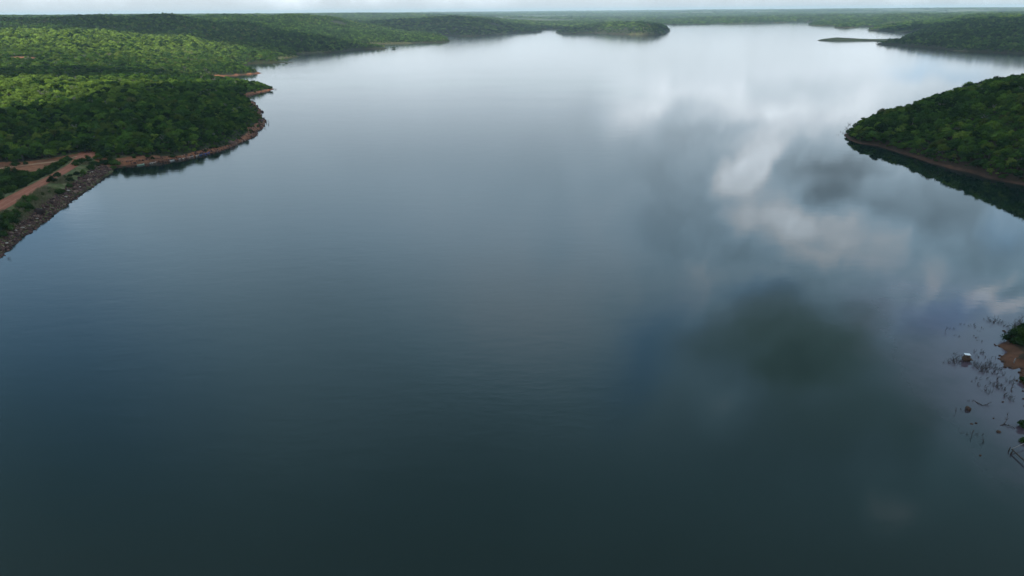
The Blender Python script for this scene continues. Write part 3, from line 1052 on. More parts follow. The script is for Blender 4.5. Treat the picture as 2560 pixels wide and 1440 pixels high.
tall = fbm(gp[:, 0], gp[:, 1], 10, 33)
for (x, y), z, th in zip(gp, gzz, tall):
    for q in range(5):
        a = rs.uniform(0, 6.28)
        hgt = rs.uniform(.4, 1.0) * (.4 + 1.8 * th)
        ox, oy = rs.normal(0, .22, 2)
        lean = rs.normal(0, .22, 2)
        w = .10
        GV += [(x + ox - w * math.cos(a), y + oy - w * math.sin(a), z - .05), (x + ox + w * math.cos(a), y + oy + w * math.sin(a), z - .05), (x + ox + lean[0], y + oy + lean[1], z + hgt)]
        GF.append((ng_, ng_ + 1, ng_ + 2))
        ng_ += 3
tag(link("dry_grass", mesh_from("dry_grass", GV, GF, M_drygrass)), "dry tan grass on the dam slope above the stones", "grass", kind="stuff")

# loose stones, driftwood bits and shrubs on the bare bank of the left hill
bk = np.where((gs > -.3) & (gs < 5) & (soil > .35) & (gd < 950) & (gx < -150) & (gy > 390))[0]
rs = np.random.default_rng(77)
ch = rs.choice(bk, 1500)
vs, fs_ = [], []
for q, i in enumerate(ch):
    s_ = rs.lognormal(-1.35, .55)
    v_ = iv * (1 + rs.uniform(-.28, .28, (len(iv), 1))) * s_ * rs.uniform(.6, 1.5, 3)
    vs.append(v_ + np.array([gx[i] + rs.normal(0, .6), gy[i] + rs.normal(0, .6), max(gz[i], -.1) + s_ * .1]))
    fs_.append(if_ + q * len(iv))
sme = mesh_from("stones", np.concatenate(vs), np.concatenate(fs_), M_stone)
float_attr(sme, "tone", np.repeat(rs.random(len(ch)) ** .7, len(iv)))
tag(link("stones", sme), "loose stones scattered along the red bank of the left hill", "stones", kind="stuff")
bk = np.where((gs > 2.5) & (gs < 12) & (soil > .5) & (gd < 900) & (gx < -150) & (gy > 396))[0]
for i in rs.choice(bk, 34, replace=False):
    o = bpy.data.objects.new("bush", BUSH[int(rs.integers(0, 3))])
    COL.objects.link(o)
    s_ = rs.uniform(.3, .75)
    o.location, o.rotation_euler, o.scale = (gx[i], gy[i], gz[i] - .1), (0, 0, rs.uniform(0, 6.28)), (s_, s_, s_)
    tag(o, "low shrub growing on the bare red bank of the left hill", "bush", "low shrubs on the red bank")

# ------------------------------------------------------------------ boats


def boat(px, py, length, beam, yaw, hullc, inc, label, raised=.0, ends=(.25, .1)):
    x, y = hit(px, py)
    root = bpy.data.objects.new("boat", None)
    COL.objects.link(root)
    root.location, root.rotation_euler = (x, y, 0.05), (0, 0, yaw)
    tag(root, label, "boat", "boats moored along the left shore")
    V, Fs = [], []
    n, m = 13, 7
    mh = simple("boat_hull", tuple(c * .85 for c in hullc), hullc, 3, .5, .4)
    mi = simple("boat_inside", tuple(c * .8 for c in inc), inc, 3, .7, .3)
    prof = []
    for i in range(n):
        t = i / (n - 1)
        w = beam / 2 * (math.sin(math.pi * min(max(t * .86 + .10, 0), 1)) ** .6)
        sheer = .42 + raised * max(0, (t - .7) / .3) ** 2 + .16 * abs(2 * t - 1) ** 2
        prof.append(((t - .5) * length, w, sheer))
    for (xx, w, sh) in prof:
        for k in range(m):
            a = math.pi * k / (m - 1)
            V.append((xx, w * math.cos(a), sh - (sh + .12) * math.sin(a) ** .7))
    for i in range(n - 1):
        for k in range(m - 1): Fs.append((i * m + k, i * m + k + 1, (i + 1) * m + k + 1, (i + 1) * m + k))
    Fs.append(tuple(range(m)))
    Fs.append(tuple(reversed(range((n - 1) * m, n * m))))
    me = mesh_from("hull", V, Fs, mh, smooth=True)
    h = link("hull", me, root)
    md = h.modifiers.new("thick", 'SOLIDIFY')
    md.thickness = .06
    V, Fs = [], []
    for s_ in (-1, 1):
        tube(V, Fs, [(xx, s_ * w, sh + .02) for xx, w, sh in prof], [.04] * n, 5)
    link("gunwale", mesh_from("gunwale", V, Fs, mi), root)
    for t in (.3, .55, .78):
        i = int(t * (n - 1))
        xx, w, sh = prof[i]
        bm = bmesh.new()
        bmesh.ops.create_cube(bm, size=1, matrix=Matrix.Translation((xx, 0, sh - .12)) @ Matrix.Diagonal((.28, 2 * w * .92, .04, 1)))
        me = bpy.data.meshes.new("bench")
        bm.to_mesh(me)
        bm.free()
        me.materials.append(mi)
        link("bench", me, root)
    return root


def yaw_of(p, q):
    a, b = hit(*p), hit(*q)
    return math.atan2(b[1] - a[1], b[0] - a[0])


BOATS = [((343, 413.5), (361, 410.5), (.30, .42, .30), (.45, .5, .42), "pale green canoe, leftmost boat, below the red bank", .1),
         ((375, 409), (391, 405.5), (.42, .38, .33), (.5, .46, .4), "long tan canoe second from the left along the bank", .1),
         ((426, 402.5), (438, 399), (.55, .53, .5), (.6, .58, .55), "slim white canoe in the middle of the moored boats", .1),
         ((448, 398), (455, 396.2), (.58, .57, .52), (.5, .5, .46), "tiny white boat touching the cream boat with the raised end", .05),
         ((456, 397), (466, 393), (.6, .57, .5), (.45, .42, .38), "cream boat with a raised end", .9),
         ((467, 394), (484, 390.5), (.38, .34, .31), (.5, .45, .4), "long grey tan boat right of the cream boat", .1),
         ((491, 390), (497, 386.5), (.55, .5, .42), (.5, .45, .4), "short cream boat left of the two blue boats", .3),
         ((499, 388), (509, 385.5), (.05, .09, .22), (.08, .14, .30), "dull blue boat, left of the pair of blue boats", .1),
         ((512, 385), (524, 381.5), (.03, .08, .33), (.05, .12, .42), "bright blue boat, rightmost of the moored boats", .2)]
for p, q, hc, ic, lab, ra in BOATS:
    a, b = hit(*p), hit(*q)
    L = math.hypot(b[0] - a[0], b[1] - a[1])
    boat((p[0] + q[0]) / 2, (p[1] + q[1]) / 2 + 1.0, max(L, 2.2), 1.15 if L > 3 else 1.0, yaw_of(p, q), hc, ic, lab, ra)


def stick(name, px, py, h, r_, mat, label, cat, lean=(0, 0), z0=None, group=None):
    x, y = hit(px, py)
    zb = ground_z(x, y) if z0 is None else z0
    V, Fs = [], []
    tube(V, Fs, [(0, 0, -.5), (lean[0] * .4, lean[1] * .4, h * .5), (lean[0], lean[1], h)], [r_, r_ * .9, r_ * .75], 8)
    o = link(name, mesh_from(name, V, Fs, mat, smooth=True), loc=(x, y, max(zb, -.2)))
    return tag(o, label, cat, group)


stick("wooden_post", 332.5, 404, 4.2, .09, M_greywood, "thin grey pole standing on the bare red bank", "pole", z0=ground_z(*hit(332.5, 404, 2)))

# ------------------------------------------------------------------ drowned shrubs, posts, rocks and the white topped block by the right bank


def dead_shrub_mesh(seed, stems, h, spread, thick=.05):
    rs = random.Random(seed)
    V, Fs = [], []

    def branch(p, d, L, r_, depth):
        pts, q = [p], Vector(p)
        dd = Vector(d).normalized()
        for k in range(3):
            dd = (dd + Vector((rs.uniform(-.3, .3), rs.uniform(-.3, .3), rs.uniform(-.15, .2)))).normalized()
            q = q + dd * L / 3
            pts.append(tuple(q))
        tube(V, Fs, pts, [r_, r_ * .8, r_ * .6, r_ * .35], 4)
        if depth:
            for k in range(rs.choice((2, 3))):
                i = rs.randrange(1, 4)
                nd = (dd + Vector((rs.uniform(-1, 1), rs.uniform(-1, 1), rs.uniform(-.1, .6)))).normalized()
                branch(pts[i], nd, L * rs.uniform(.4, .65), r_ * .6, depth - 1)
    for s in range(stems):
        a = rs.uniform(0, 6.28)
        b = rs.uniform(0, spread * .4)
        branch((b * math.cos(a), b * math.sin(a), -.35), (math.cos(a) * spread / h * .7, math.sin(a) * spread / h * .7, 1), h * rs.uniform(.6, 1), thick, 2 if stems > 1 else 1)
    return mesh_from("dead_shrub", V, Fs, M_deadwood)


DS = [dead_shrub_mesh(1, 7, 1.5, 1.3), dead_shrub_mesh(2, 5, 1.1, 1.0), dead_shrub_mesh(3, 3, 1.4, .7), dead_shrub_mesh(4, 9, 1.3, 1.8), dead_shrub_mesh(5, 1, 1.9, .4, .05), dead_shrub_mesh(6, 4, .7, .8)]


def dead(px, py, k, s, label, group=None, rz=None):
    x, y = hit(px, py)
    o = bpy.data.objects.new("dead_shrub", DS[k])
    COL.objects.link(o)
    o.location = (x, y, 0)
    o.scale = (s, s, s)
    o.rotation_euler = (0, 0, random.uniform(0, 6.28) if rz is None else rz)
    return tag(o, label, "dead shrub", group)


dead(2363, 828, 4, 1.1, "single bare stem standing farthest left in the shallows above the white topped block")
for px, py, k, s in ((2379, 822, 5, .9), (2406, 812, 5, .9), (2431, 816, 5, 1.2), (2433, 812, 2, .6), (2454, 821, 5, .7), (2393, 840, 5, .9), (2438, 842, 5, .8), (2450, 853, 5, .9), (2461, 800, 5, .8), (2447, 828, 5, .5)):
    dead(px, py, k, s, "small sparse drowned twigs in the open shallows above the white topped block", "small drowned twigs above the white topped block")
for px, py, k, s in ((2475, 802, 2, 1.1), (2483, 806, 0, .9), (2490, 802, 2, 1.2), (2494, 808, 1, .8), (2504, 806, 2, 1.0)):
    dead(px, py, k, s, "bare drowned shrub in the loose row above the right bank", "bare shrubs in the row above the right bank")
for px, py, k, s in ((2513, 816, 0, .9), (2530, 820, 1, 1.1), (2536, 812, 2, 1.4), (2549, 818, 3, 1.2), (2553, 808, 0, 1.3)):
    dead(px, py, k, s, "twiggy bare shrub standing just behind the leafy bush on the right bank", "bare shrubs behind the leafy bush")
for px, py, k, s in ((2378, 906, 3, .85), (2388, 899, 0, 1.0), (2390, 908, 3, 1.0), (2398, 906, 1, .9), (2366, 907, 5, 1.1), (2386, 886, 1, .6)):
    dead(px, py, k, s, "tangled dead shrub just left of the white topped block", "dead shrubs left of the white topped block")
for px, py, k, s in ((2438, 880, 5, 1), (2452, 884, 1, .7), (2460, 882, 1, .8), (2447, 893, 1, .7), (2463, 896, 5, 1.0)):
    dead(px, py, k, s, "faint thin dead shrub between the white topped block and the right bank", "thin dead shrubs right of the white topped block")
dead(2478, 898, 4, .7, "upright bare stick left of the pair beside the bank point")
dead(2488, 899, 4, .75, "upright bare stick right of the pair beside the bank point")
for px, py, k, s in ((2440, 918, 0, .9), (2448, 922, 3, .8), (2455, 914, 3, .9), (2464, 922, 0, 1.0), (2470, 918, 3, .7), (2480, 920, 0, .8), (2484, 928, 2, .9), (2490, 935, 2, .9), (2477, 932, 1, .9), (2436, 910, 3, .8), (2460, 928, 3, .9), (2470, 908, 0, .8), (2482, 912, 3, .8), (2452, 930, 0, .8), (2495, 922, 0, .8)):
    dead(px, py, k, s, "dark dense dead shrub in the thicket off the brown bank", "dead shrub thicket off the brown bank")
for px, py, k, s in ((2443, 948, 1, .7), (2440, 958, 5, 1.1), (2456, 966, 5, 1.2), (2466, 946, 2, .6), (2476, 982, 2, .8), (2470, 985, 2, .6), (2490, 948, 2, .9), (2497, 972, 0, .8), (2503, 962, 1, .9), (2521, 955, 0, 1.0), (2515, 975, 1, 1.0), (2510, 940, 2, .9), (2500, 925, 2, .8), (2486, 965, 0, .8), (2518, 992, 0, .9), (2480, 958, 3, .6), (2508, 988, 2, .9), (2526, 1000, 3, .6), (2460, 976, 1, .7)):
    dead(px, py, k, s, "scattered bare drowned shrub in the shallows below the thicket", "bare shrubs below the thicket")
for px, py, k, s, lab in ((2405, 1027, 5, .8, "tiny bare twigs between the lone stick and the brown rock"), (2427, 1004, 5, .9, "tiny bare twigs above the brown rock"), (2412, 1084, 5, .8, "faint bare twigs left of the forked stick below the brown rock"),
                          (2430, 1092, 4, 1.1, "forked bare stick standing below the brown rock"), (2450, 1088, 5, 1.0, "bare twigs right of the forked stick below the brown rock"), (2461, 1106, 2, .8, "bent bare twigs lowest in the shallows, above the wooden frame"),
                          (2390, 1032, 4, .95, "thick lone stick left of the brown rock")):
    dead(px, py, k, s, lab)
for px, py, k, s in ((2118, 321, 0, 1.2), (2124, 312, 0, 1.4), (2135, 312, 2, 1.6), (2110, 334, 3, 1.0), (2102, 330, 5, 1.3), (2114, 342, 5, 1.4), (2094, 337, 5, 1.2), (2122, 352, 3, .9)):
    dead(px, py, k, s, "bare dead shrub in the water off the tip of the dark island", "dead shrubs off the island tip")
for px, py, k, s in ((668, 303, 3, 1.3), (669, 312, 1, 1.6), (661, 322, 1, 1.3), (690, 224, 0, 1.5)):
    dead(px, py, k, s, "bare twigs at the waterline around the point of the left hill", "bare twigs at the left point")
dead(22, 648, 2, .9, "bare twigs in the water at the foot of the dam, left edge")


def fallen(pix, r_, label, zs):
    V, Fs = [], []
    c = hit(*pix[0])
    pts = []
    for (px, py), z in zip(pix, zs):
        x, y = hit(px, py, z)
        pts.append((x - c[0], y - c[1], z))
    tube(V, Fs, pts, [r_ * (1 - .6 * i / (len(pts) - 1)) for i in range(len(pts))], 6)
    rr = random.Random(len(label))
    for k in range(6):
        i = rr.randrange(1, len(pts))
        p = Vector(pts[i])
        e = p + Vector((rr.uniform(-1, 1), rr.uniform(-.8, .8), rr.uniform(.1, .6)))
        m_ = (p + e) / 2 + Vector((rr.uniform(-.15, .15), 0, .1))
        tube(V, Fs, [tuple(p), tuple(m_), tuple(e)], [r_ * .4, r_ * .3, r_ * .12], 4)
    return tag(link("fallen_branch", mesh_from("fallen_branch", V, Fs, M_deadwood), loc=(c[0], c[1], 0)), label, "branch")


fallen([(2530, 985), (2528, 972), (2533, 960), (2536, 950), (2537, 940)], .10, "long curved dead branch leaning up from the water beside the brown bank", [-.2, .3, .8, 1.2, 1.7])
fallen([(2436, 1002), (2446, 1008), (2456, 1013), (2468, 1011), (2479, 1004)], .09, "fallen branch curving across the water right of the brown rock", [-.05, .15, .1, .15, .5])
fallen([(2500, 1064), (2510, 1060), (2517, 1050), (2519, 1038)], .09, "forked dead branch sticking up near the right edge above the wooden frame", [-.05, .2, .6, 1.1])
fallen([(2512, 1060), (2520, 1064), (2530, 1066), (2538, 1071)], .08, "low dead branch lying in the water near the right edge", [.1, .2, .15, .0])


def rock(px, py, s, label, z=0., seed=0, mat=None, group=None):
    x, y = hit(px, py)
    rs = np.random.default_rng(seed + 500)
    v = ico(3)[0].copy()
    nn = 1 + .25 * np.sin(v @ rs.normal(size=3) * 2.5 + 1) + rs.uniform(-.05, .05, len(v))
    v = v * nn[:, None] * np.array([s, s * .8, s * .7])
    return tag(link("rock", mesh_from("rock", v, ico(3)[1], mat or M_rock), loc=(x, y, z)), label, "rock", group)


rock(2421, 1024, .72, "rounded brown rock in the shallows beside the lone stick", .18, 1)
for k, (px, py, s, lab) in enumerate(((2440, 1058, .24, "right one of two small dark stones below the brown rock"), (2429, 1060, .26, "left one of two small dark stones below the brown rock"), (2484, 1046, .2, "tiny dark stone left of the forked dead branch"),
                                      (2496, 1080, .4, "dark stone in the water left of the reddish bush"), (2507, 1005, .26, "small dark stone upright in the bluish shallows"), (2451, 1139, .28, "lowest small dark stone in the shallows"),
                                      (2440, 845, .18, "tiny dark stone in the open shallows above the white topped block"), (2508, 827, .38, "dark stone just left of the leafy bush on the bank"), (2513, 830, .28, "smaller dark stone touching the leafy bush"))):
    rock(px, py, s, lab, .02, 3 + k)
rk = random.Random(9)
for k in range(26):   # stones edging the brown spit
    p = LAND_E[0] if k < 3 else P_lande[rk.randrange(int(len(P_lande) * .55), len(P_lande))]
    qx, qy, _ = project(p[0], p[1], 0)
    if not (2480 < qx < 2575 and 850 < qy < 1120): continue
    rs = np.random.default_rng(700 + k)
    v = ico(2)[0] * (1 + rs.uniform(-.15, .15, (len(ico(2)[0]), 1))) * rs.uniform(.18, .42) * np.array([1.2, .9, .7])
    tag(link("rock", mesh_from("rock", v, ico(2)[1], M_rock), loc=(p[0] + rs.normal(0, .4), p[1] + rs.normal(0, .4), .08)), "dark stone at the water edge of the brown right bank", "rock", "stones edging the brown right bank")

# block with a white slab on top
bx_, by_ = hit(2415, 901)
root = bpy.data.objects.new("white_topped_block", None)
COL.objects.link(root)
root.location, root.rotation_euler = (bx_, by_, 0), (0, 0, R(-12))
tag(root, "brown block with a white slab on top standing in the shallows", "block")


def bevel_box(name, size, loc, mat, parent, bev=.05, jitter=0, seed=0):
    bm = bmesh.new()
    bmesh.ops.create_cube(bm, size=1, matrix=Matrix.Diagonal((*size, 1)))
    bmesh.ops.bevel(bm, geom=bm.edges[:], offset=bev, segments=2, affect='EDGES')
    if jitter:
        bmesh.ops.subdivide_edges(bm, edges=bm.edges[:], cuts=2, use_grid_fill=True)
        rr = random.Random(seed)
        for v in bm.verts: v.co += Vector((rr.uniform(-1, 1), rr.uniform(-1, 1), rr.uniform(-1, 1))) * jitter
    me = bpy.data.meshes.new(name)
    bm.to_mesh(me)
    bm.free()
    me.materials.append(mat)
    return link(name, me, parent, loc)


bevel_box("base", (1.5, 1.2, 1.5), (0, 0, .15), M_brownblock, root, .08, .03, 1)
bevel_box("ledge", (2.0, 1.6, .22), (.1, -.1, .55), M_brownblock, root, .05, .05, 2)
bevel_box("pillar", (1.15, .9, .9), (0, .05, 1.1), M_brownblock, root, .05, .02, 3)
bevel_box("white_slab", (1.3, 1.0, .12), (0, .05, 1.62), M_white, root, .04)

# wooden frame and posts at the right edge
fx, fy = hit(2532, 1122)
root = bpy.data.objects.new("wooden_jetty", None)
COL.objects.link(root)
root.location = (fx, fy, 0)
tag(root, "broken wooden jetty frame with one pale rail reaching out from the right edge", "jetty")


def member(name, a, b, za, zb, r_, mat):
    p, q = hit(*a, za), hit(*b, zb)
    V, Fs = [], []
    tube(V, Fs, [(p[0] - fx, p[1] - fy, za), ((p[0] + q[0]) / 2 - fx, (p[1] + q[1]) / 2 - fy, (za + zb) / 2), (q[0] - fx, q[1] - fy, zb)], [r_, r_, r_], 8)
    return link(name, mesh_from(name, V, Fs, mat, smooth=True), root)


member("pale_rail", (2530, 1122), (2566, 1106), .75, .95, .07, M_greywood)
member("beam", (2530, 1123), (2566, 1157), .6, .6, .13, M_darkwood)
member("leg", (2532, 1123), (2532, 1130), .7, -.3, .07, M_darkwood)
stick("wooden_post", 2521.5, 1127, 1.0, .11, M_darkwood, "dark short post left of the broken wooden frame, upper of two", "post", (.12, 0), -.1)
stick("wooden_post", 2526, 1136, .8, .11, M_darkwood, "dark short post left of the broken wooden frame, lower of two", "post", (.15, 0), -.1)
stick("wooden_post", 2533.5, 911, 1.3, .13, M_greywood, "pale grey post standing on the brown right bank", "post", (.05, 0))
# far left shore details: lone tree on the spit across the lake
lx, ly = hit(2220, 103.5)
tree(3, (lx, ly, .3), (1.6, 1.6, 1.5), 1.0, "lone tree standing on the low spit at the far right shore", None)
lx, ly = hit(984, 122.3)
o = bpy.data.objects.new("bush", BUSH[2]); COL.objects.link(o); o.location = (lx, ly, .4); o.scale = (2, 2, 1.5)
tag(o, "bush on the tiny islet off the left shore headland", "bush")

# ------------------------------------------------------------------ haze
hz = bpy.data.meshes.new("haze")
bm = bmesh.new()
bmesh.ops.create_cube(bm, size=1)
bm.to_mesh(hz)
bm.free()
m, nt = new_mat("haze_air")
pv = N(nt, "ShaderNodeVolumePrincipled")
pv.inputs["Color"].default_value = (.70, .88, 1.0, 1)
pv.inputs["Density"].default_value = 6e-5
pv.inputs["Anisotropy"].default_value = .0
o_ = N(nt, "ShaderNodeOutputMaterial")
nt.links.new(pv.outputs[0], o_.inputs["Volume"])
hz.materials.append(m)
HZT = 135.0
ho = link("haze", hz, loc=(0, 0, (HZT - 5) / 2), scl=(52000, 52000, HZT + 5))
tag(ho, "pale blue haze over the far shores", "haze", kind="stuff")

# ------------------------------------------------------------------ sun, unseen clouds added for shade, sky
SUN_EL, SUN_AZ = R(42), R(200)     # azimuth clockwise from +Y: behind the camera, a little left
to_sun = Vector((math.sin(SUN_AZ) * math.cos(SUN_EL), math.cos(SUN_AZ) * math.cos(SUN_EL), math.sin(SUN_EL)))
sd = bpy.data.lights.new("sun", 'SUN')
sd.energy = 5.0
sd.angle = R(.6)
sd.color = (1, .95, .86)
so = bpy.data.objects.new("sun", sd)
COL.objects.link(so)
so.rotation_euler = to_sun.to_track_quat('Z', 'Y').to_euler()

m_cloud, nt = new_mat("cloud_white")
d = N(nt, "ShaderNodeBsdfDiffuse", inp={0: (.8, .82, .85, 1)})
t = N(nt, "ShaderNodeBsdfTranslucent", inp={0: (.8, .82, .85, 1)})
ms = N(nt, "ShaderNodeMixShader")
ms.inputs[0].default_value = .25
nt.links.new(d.outputs[0], ms.inputs[1])
nt.links.new(t.outputs[0], ms.inputs[2])
o_ = N(nt, "ShaderNodeOutputMaterial")
nt.links.new(ms.outputs[0], o_.inputs[0])
CLOUD_Z = 1500.0


def cloud(tx_, ty_, rx, ry, rz, seed, alt=CLOUD_Z):
    """a real cumulus high above, placed up the sun's rays from the ground it shades"""
    k = alt / to_sun.z
    cx, cy = tx_ + to_sun.x * k, ty_ + to_sun.y * k
    v, f = ico(5)
    v = v.copy()
    rs = np.random.default_rng(seed)
    g = np.ones(len(v))
    for q in range(14):
        w = rs.normal(size=3)
        fr = rs.uniform(2, 9)
        g += (.3 / fr) * np.sin((v @ (w / np.linalg.norm(w))) * fr * 1.6 + rs.uniform(0, 6))
    v = v * g[:, None] * np.array([rx, ry, 30 + .06 * min(rx, ry)])
    v[:, 2] = np.where(v[:, 2] < 0, v[:, 2] * .4, v[:, 2])
    o = link("cloud", mesh_from("cloud", v, f, m_cloud, smooth=True), loc=(cx, cy, alt), rot=(0, 0, rz))
    return tag(o, "unseen cloud added high up to shade the land", "cloud", "unseen clouds shading the land", kind="structure")


for c in ((75, 235, 500, 390, 0, 1), (-190, 560, 130, 240, 0, 2), (-515, 790, 190, 50, R(60), 3), (-980, 1950, 560, 260, -.5, 4, 2200), (1120, 2050, 560, 980, .45, 5, 3200), (420, 620, 260, 340, 0, 7), (340, 430, 210, 210, 0, 9, 1320), (-150, 3000, 500, 420, .2, 8, 3200)):
    cloud(*c)

w = bpy.data.worlds.new("World")
scene.world = w
w.use_nodes = True
nt = w.node_tree
nt.nodes.clear()
sky = N(nt, "ShaderNodeTexSky", sky_type='NISHITA', sun_disc=False)
sky.sun_elevation = SUN_EL
sky.sun_rotation = SUN_AZ
sky.altitude = 100
sky.air_density = 1.2
sky.dust_density = 1.5
SKY_STRENGTH = .10
dirn = N(nt, "ShaderNodeTexCoord").outputs["Generated"]
sx = N(nt, "ShaderNodeSeparateXYZ")
nt.links.new(dirn, sx.inputs[0])
dyc = math_(nt, 'MAXIMUM', sx.outputs[1], .08)
dzc = math_(nt, 'MAXIMUM', sx.outputs[2], .012)
qx = math_(nt, 'DIVIDE', sx.outputs[0], dyc)
qz = math_(nt, 'DIVIDE', sx.outputs[2], dyc)
cq = N(nt, "ShaderNodeCombineXYZ")
nt.links.new(qx, cq.inputs[0])
nt.links.new(qz, cq.inputs[1])
# position on a flat cloud ceiling seen in perspective
cp = N(nt, "ShaderNodeCombineXYZ")
nt.links.new(math_(nt, 'DIVIDE', sx.outputs[0], dzc), cp.inputs[0])
nt.links.new(math_(nt, 'DIVIDE', sx.outputs[1], dzc), cp.inputs[1])
PV = cp.outputs[0]


def warp(vec, nvec, scale, amp, det=4):
    n = N(nt, "ShaderNodeTexNoise")
    n.inputs["Scale"].default_value = scale
    n.inputs["Detail"].default_value = det
    n.inputs["Roughness"].default_value = .55
    nt.links.new(nvec, n.inputs["Vector"])
    s = N(nt, "ShaderNodeVectorMath", operation='SUBTRACT')
    nt.links.new(n.outputs["Color"], s.inputs[0])
    s.inputs[1].default_value = (.5, .5, .5)
    m_ = N(nt, "ShaderNodeVectorMath", operation='MULTIPLY_ADD')
    nt.links.new(s.outputs[0], m_.inputs[0])
    m_.inputs[1].default_value = (amp, amp * .8, 0)
    nt.links.new(vec, m_.inputs[2])
    return m_.outputs[0]


QW = warp(cq.outputs[0], cq.outputs[0], 4.5, .13, 3)
QW = warp(QW, cq.outputs[0], 15, .085, 7)


def q_of(px, py):
    d = ray(px, py)
    return np.array([d[0] / d[1], -d[2] / d[1]])


def blob(px, py, rx, ry, rot, wgt, hard=.0):
    """a cloud at the sky direction whose mirror image meets the lake at that spot"""
    c = q_of(px, py)
    ex = np.linalg.norm(q_of(px + rx, py) - c)
    ez = np.linalg.norm(q_of(px, py + ry) - c)
    mp = N(nt, "ShaderNodeMapping", vector_type='TEXTURE')
    mp.inputs["Location"].default_value = (c[0], c[1], 0)
    mp.inputs["Rotation"].default_value = (0, 0, R(rot))
    mp.inputs["Scale"].default_value = (ex, ez, 1)
    nt.links.new(QW, mp.inputs["Vector"])
    ln = N(nt, "ShaderNodeVectorMath", operation='LENGTH')
    nt.links.new(mp.outputs[0], ln.inputs[0])
    return maprange(nt, ln.outputs["Value"], 1.15, hard, 0, wgt)


base = ramp(nt, math_(nt, 'MULTIPLY', qz, .5, clamp=True), [(0, (.72, .80, .87)), (.008, (.76, .85, .92)), (.02, (1.12, 1.23, 1.32)), (.045, (.96, 1.09, 1.20)), (.10, (.76, .98, 1.16)), (.165, (.76, 1.13, 1.44)), (.26, (.57, .99, 1.30)), (.40, (.38, .70, .86)), (.55, (.38, .58, .64)), (.8, (.55, .70, .84)), (1, (.6, .75, .9))])
v = math_(nt, 'MULTIPLY', qz, 0.0)
BLOBS = [(800, 125, 1000, 75, 0, .22, .1), (850, 240, 900, 110, 0, .07, 0), (40, 1080, 640, 470, 0, -.20, 0), (1950, 420, 760, 330, -20, .12, 0), (1750, 240, 600, 110, 0, .10, 0),   # column, row of the mirror image, half width, half height, turn, weight, hardness
    (1650, 235, 300, 60, 0, .18, 0), (1570, 298, 130, 34, -12, .22, .2), (1960, 290, 260, 80, 0, .24, .1), (2200, 255, 170, 80, 0, .14, 0), (2150, 170, 420, 36, 0, .10, 0), (1100, 195, 380, 50, 0, .05, 0),
    (1850, 415, 120, 66, -30, .42, .3), (1910, 520, 120, 105, 0, .36, .3), (2090, 585, 180, 84, 0, .50, .3), (2260, 625, 260, 70, -8, .12, 0), (2030, 455, 190, 72, -12, -.38, .2), (2070, 505, 90, 60, 0, -.26, .2), (2270, 520, 260, 110, -22, -.24, .1), (2130, 415, 160, 26, -4, -.22, .3),
    (1850, 312, 170, 24, -4, -.12, .2), (1490, 258, 70, 16, 0, -.16, .2), (2060, 612, 70, 18, 0, -.16, .2), (1720, 500, 140, 140, 0, -.10, 0), (1830, 650, 110, 70, 0, -.10, 0),
    (2410, 700, 220, 80, -15, .13, 0), (2330, 670, 85, 50, -20, .2, .1), (2480, 728, 90, 44, -20, .38, .2), (2545, 760, 70, 26, 0, .4, .3), (2220, 660, 70, 100, 0, .14, .1), (2450, 620, 200, 80, -10, -.12, 0), (2250, 560, 60, 70, 0, .12, .1),
    (1850, 700, 280, 50, 10, .10, 0), (1950, 865, 270, 140, -8, -.46, .2), (2120, 1020, 460, 230, -20, -.26, 0), (2280, 1120, 110, 120, 0, -.16, 0), (1860, 560, 130, 130, 0, -.05, 0), (1300, 770, 520, 280, 22, .21, 0), (1000, 480, 600, 200, 0, .07, 0), (1830, 985, 110, 150, 10, .24, 0), (2230, 1290, 140, 70, 0, .16, 0), (1720, 760, 70, 160, 0, .08, 0),
    (1000, 1300, 700, 180, 0, -.05, 0), (2280, 1200, 220, 140, 20, .07, 0), (1450, 1330, 160, 120, 0, .05, 0), (120, 520, 160, 60, 0, .10, 0), (190, 500, 40, 30, -30, .22, .3), (350, 560, 90, 24, 0, .10, 0), (1150, 1150, 300, 150, 0, -.06, 0),
    (700, 330, 400, 60, 0, -.04, 0), (2400, 980, 160, 200, 0, .04, 0)]
for b in BLOBS: v = math_(nt, 'ADD', v, blob(*b))
v = math_(nt, 'ADD', v, math_(nt, 'MULTIPLY', maprange(nt, qz, .015, .07), math_(nt, 'MULTIPLY_ADD', noise(nt, PV, .45, 6, .55), .14, -.07)))
rough_sky = blob(2080, 480, 800, 520, 0, 1.0, .5)
v = math_(nt, 'ADD', v, math_(nt, 'MULTIPLY', rough_sky, math_(nt, 'MULTIPLY_ADD', noise(nt, QW, 11, 6, .6), (.62), -.31)))
v = math_(nt, 'ADD', v, math_(nt, 'MULTIPLY_ADD', noise(nt, cq.outputs[0], 22, 4, .5), .06, -.03))
gain = math_(nt, 'POWER', 2.0, math_(nt, 'MULTIPLY', v, 2.2))
sc_ = N(nt, "ShaderNodeVectorMath", operation='SCALE')
nt.links.new(base, sc_.inputs[0])
nt.links.new(gain, sc_.inputs["Scale"])
wh = N(nt, "ShaderNodeVectorMath", operation='SCALE')
wh.inputs[0].default_value = (.86, .93, 1.0)
nt.links.new(gain, wh.inputs["Scale"])
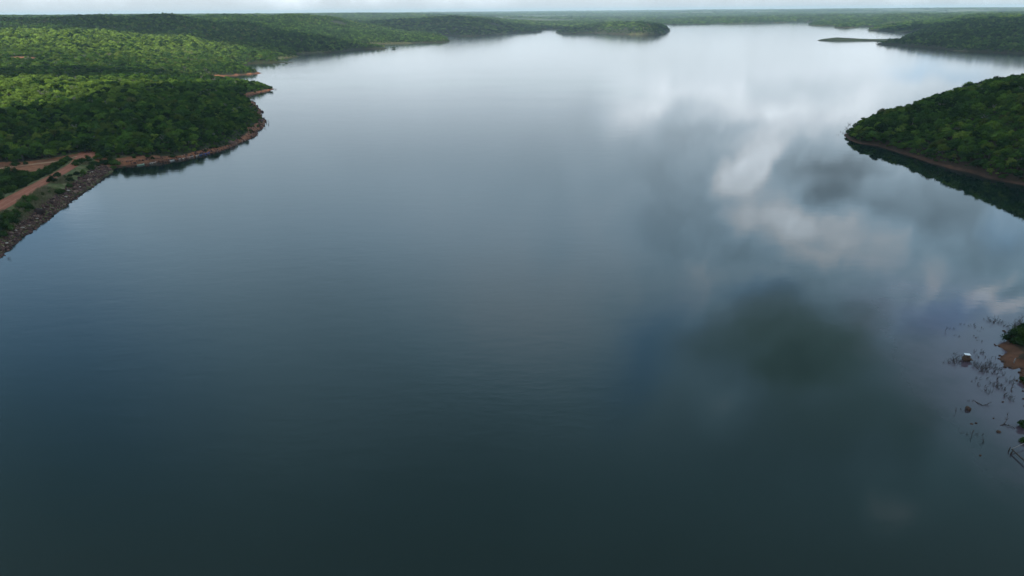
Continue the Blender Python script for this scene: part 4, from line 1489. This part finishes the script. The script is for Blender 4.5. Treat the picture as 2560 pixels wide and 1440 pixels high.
cloudc = mix(nt, maprange(nt, v, .03, .40, 0, .8), sc_.outputs[0], wh.outputs[0])
cloudc = mix(nt, math_(nt, 'MULTIPLY', maprange(nt, v, -.06, -.5, 0, 1), maprange(nt, qz, .36, .5, 0, 1)), cloudc, mix(nt, 1, cloudc, (.95, .98, .78), 'MULTIPLY'))
blue = None
for b in ((1610, 910, 120, 220, 25, .62, 0), (2370, 770, 160, 60, 0, .8, 0), (2340, 208, 200, 24, 0, .6, .2), (1900, 740, 160, 40, 0, .35, 0), (100, 950, 560, 420, 0, .7, 0), (2540, 560, 120, 80, 0, .3, 0), (60, 560, 220, 110, 0, .45, 0)):
    q = blob(*b)
    blue = q if blue is None else math_(nt, 'ADD', blue, q, clamp=True)
cloudc = mix(nt, blue, cloudc, mix(nt, 1, cloudc, (.58, .84, 1.12), 'MULTIPLY'))
veil = math_(nt, 'MULTIPLY_ADD', blue, -.25, .93)
skyc = N(nt, "ShaderNodeVectorMath", operation='SCALE')
nt.links.new(sky.outputs[0], skyc.inputs[0])
skyc.inputs["Scale"].default_value = SKY_STRENGTH
allc = mix(nt, veil, skyc.outputs[0], cloudc)
inv = N(nt, "ShaderNodeVectorMath", operation='SCALE')
nt.links.new(allc, inv.inputs[0])
inv.inputs["Scale"].default_value = 1 / SKY_STRENGTH
bg = N(nt, "ShaderNodeBackground")
bg.inputs["Strength"].default_value = SKY_STRENGTH
nt.links.new(inv.outputs[0], bg.inputs[0])
wo = N(nt, "ShaderNodeOutputWorld")
nt.links.new(bg.outputs[0], wo.inputs[0])

# ------------------------------------------------------------------ render settings
vs_ = scene.view_settings
vs_.view_transform = 'Standard'
vs_.look = 'None'
vs_.exposure = 0
vs_.gamma = 1
scene.render.engine = 'CYCLES'
cy = scene.cycles
cy.max_bounces = 6
cy.diffuse_bounces = 3
cy.glossy_bounces = 3
cy.transmission_bounces = 3
cy.volume_bounces = 1
cy.use_denoising = True
cy.use_adaptive_sampling = True
cy.adaptive_threshold = .01
bpy.context.view_layer.update()
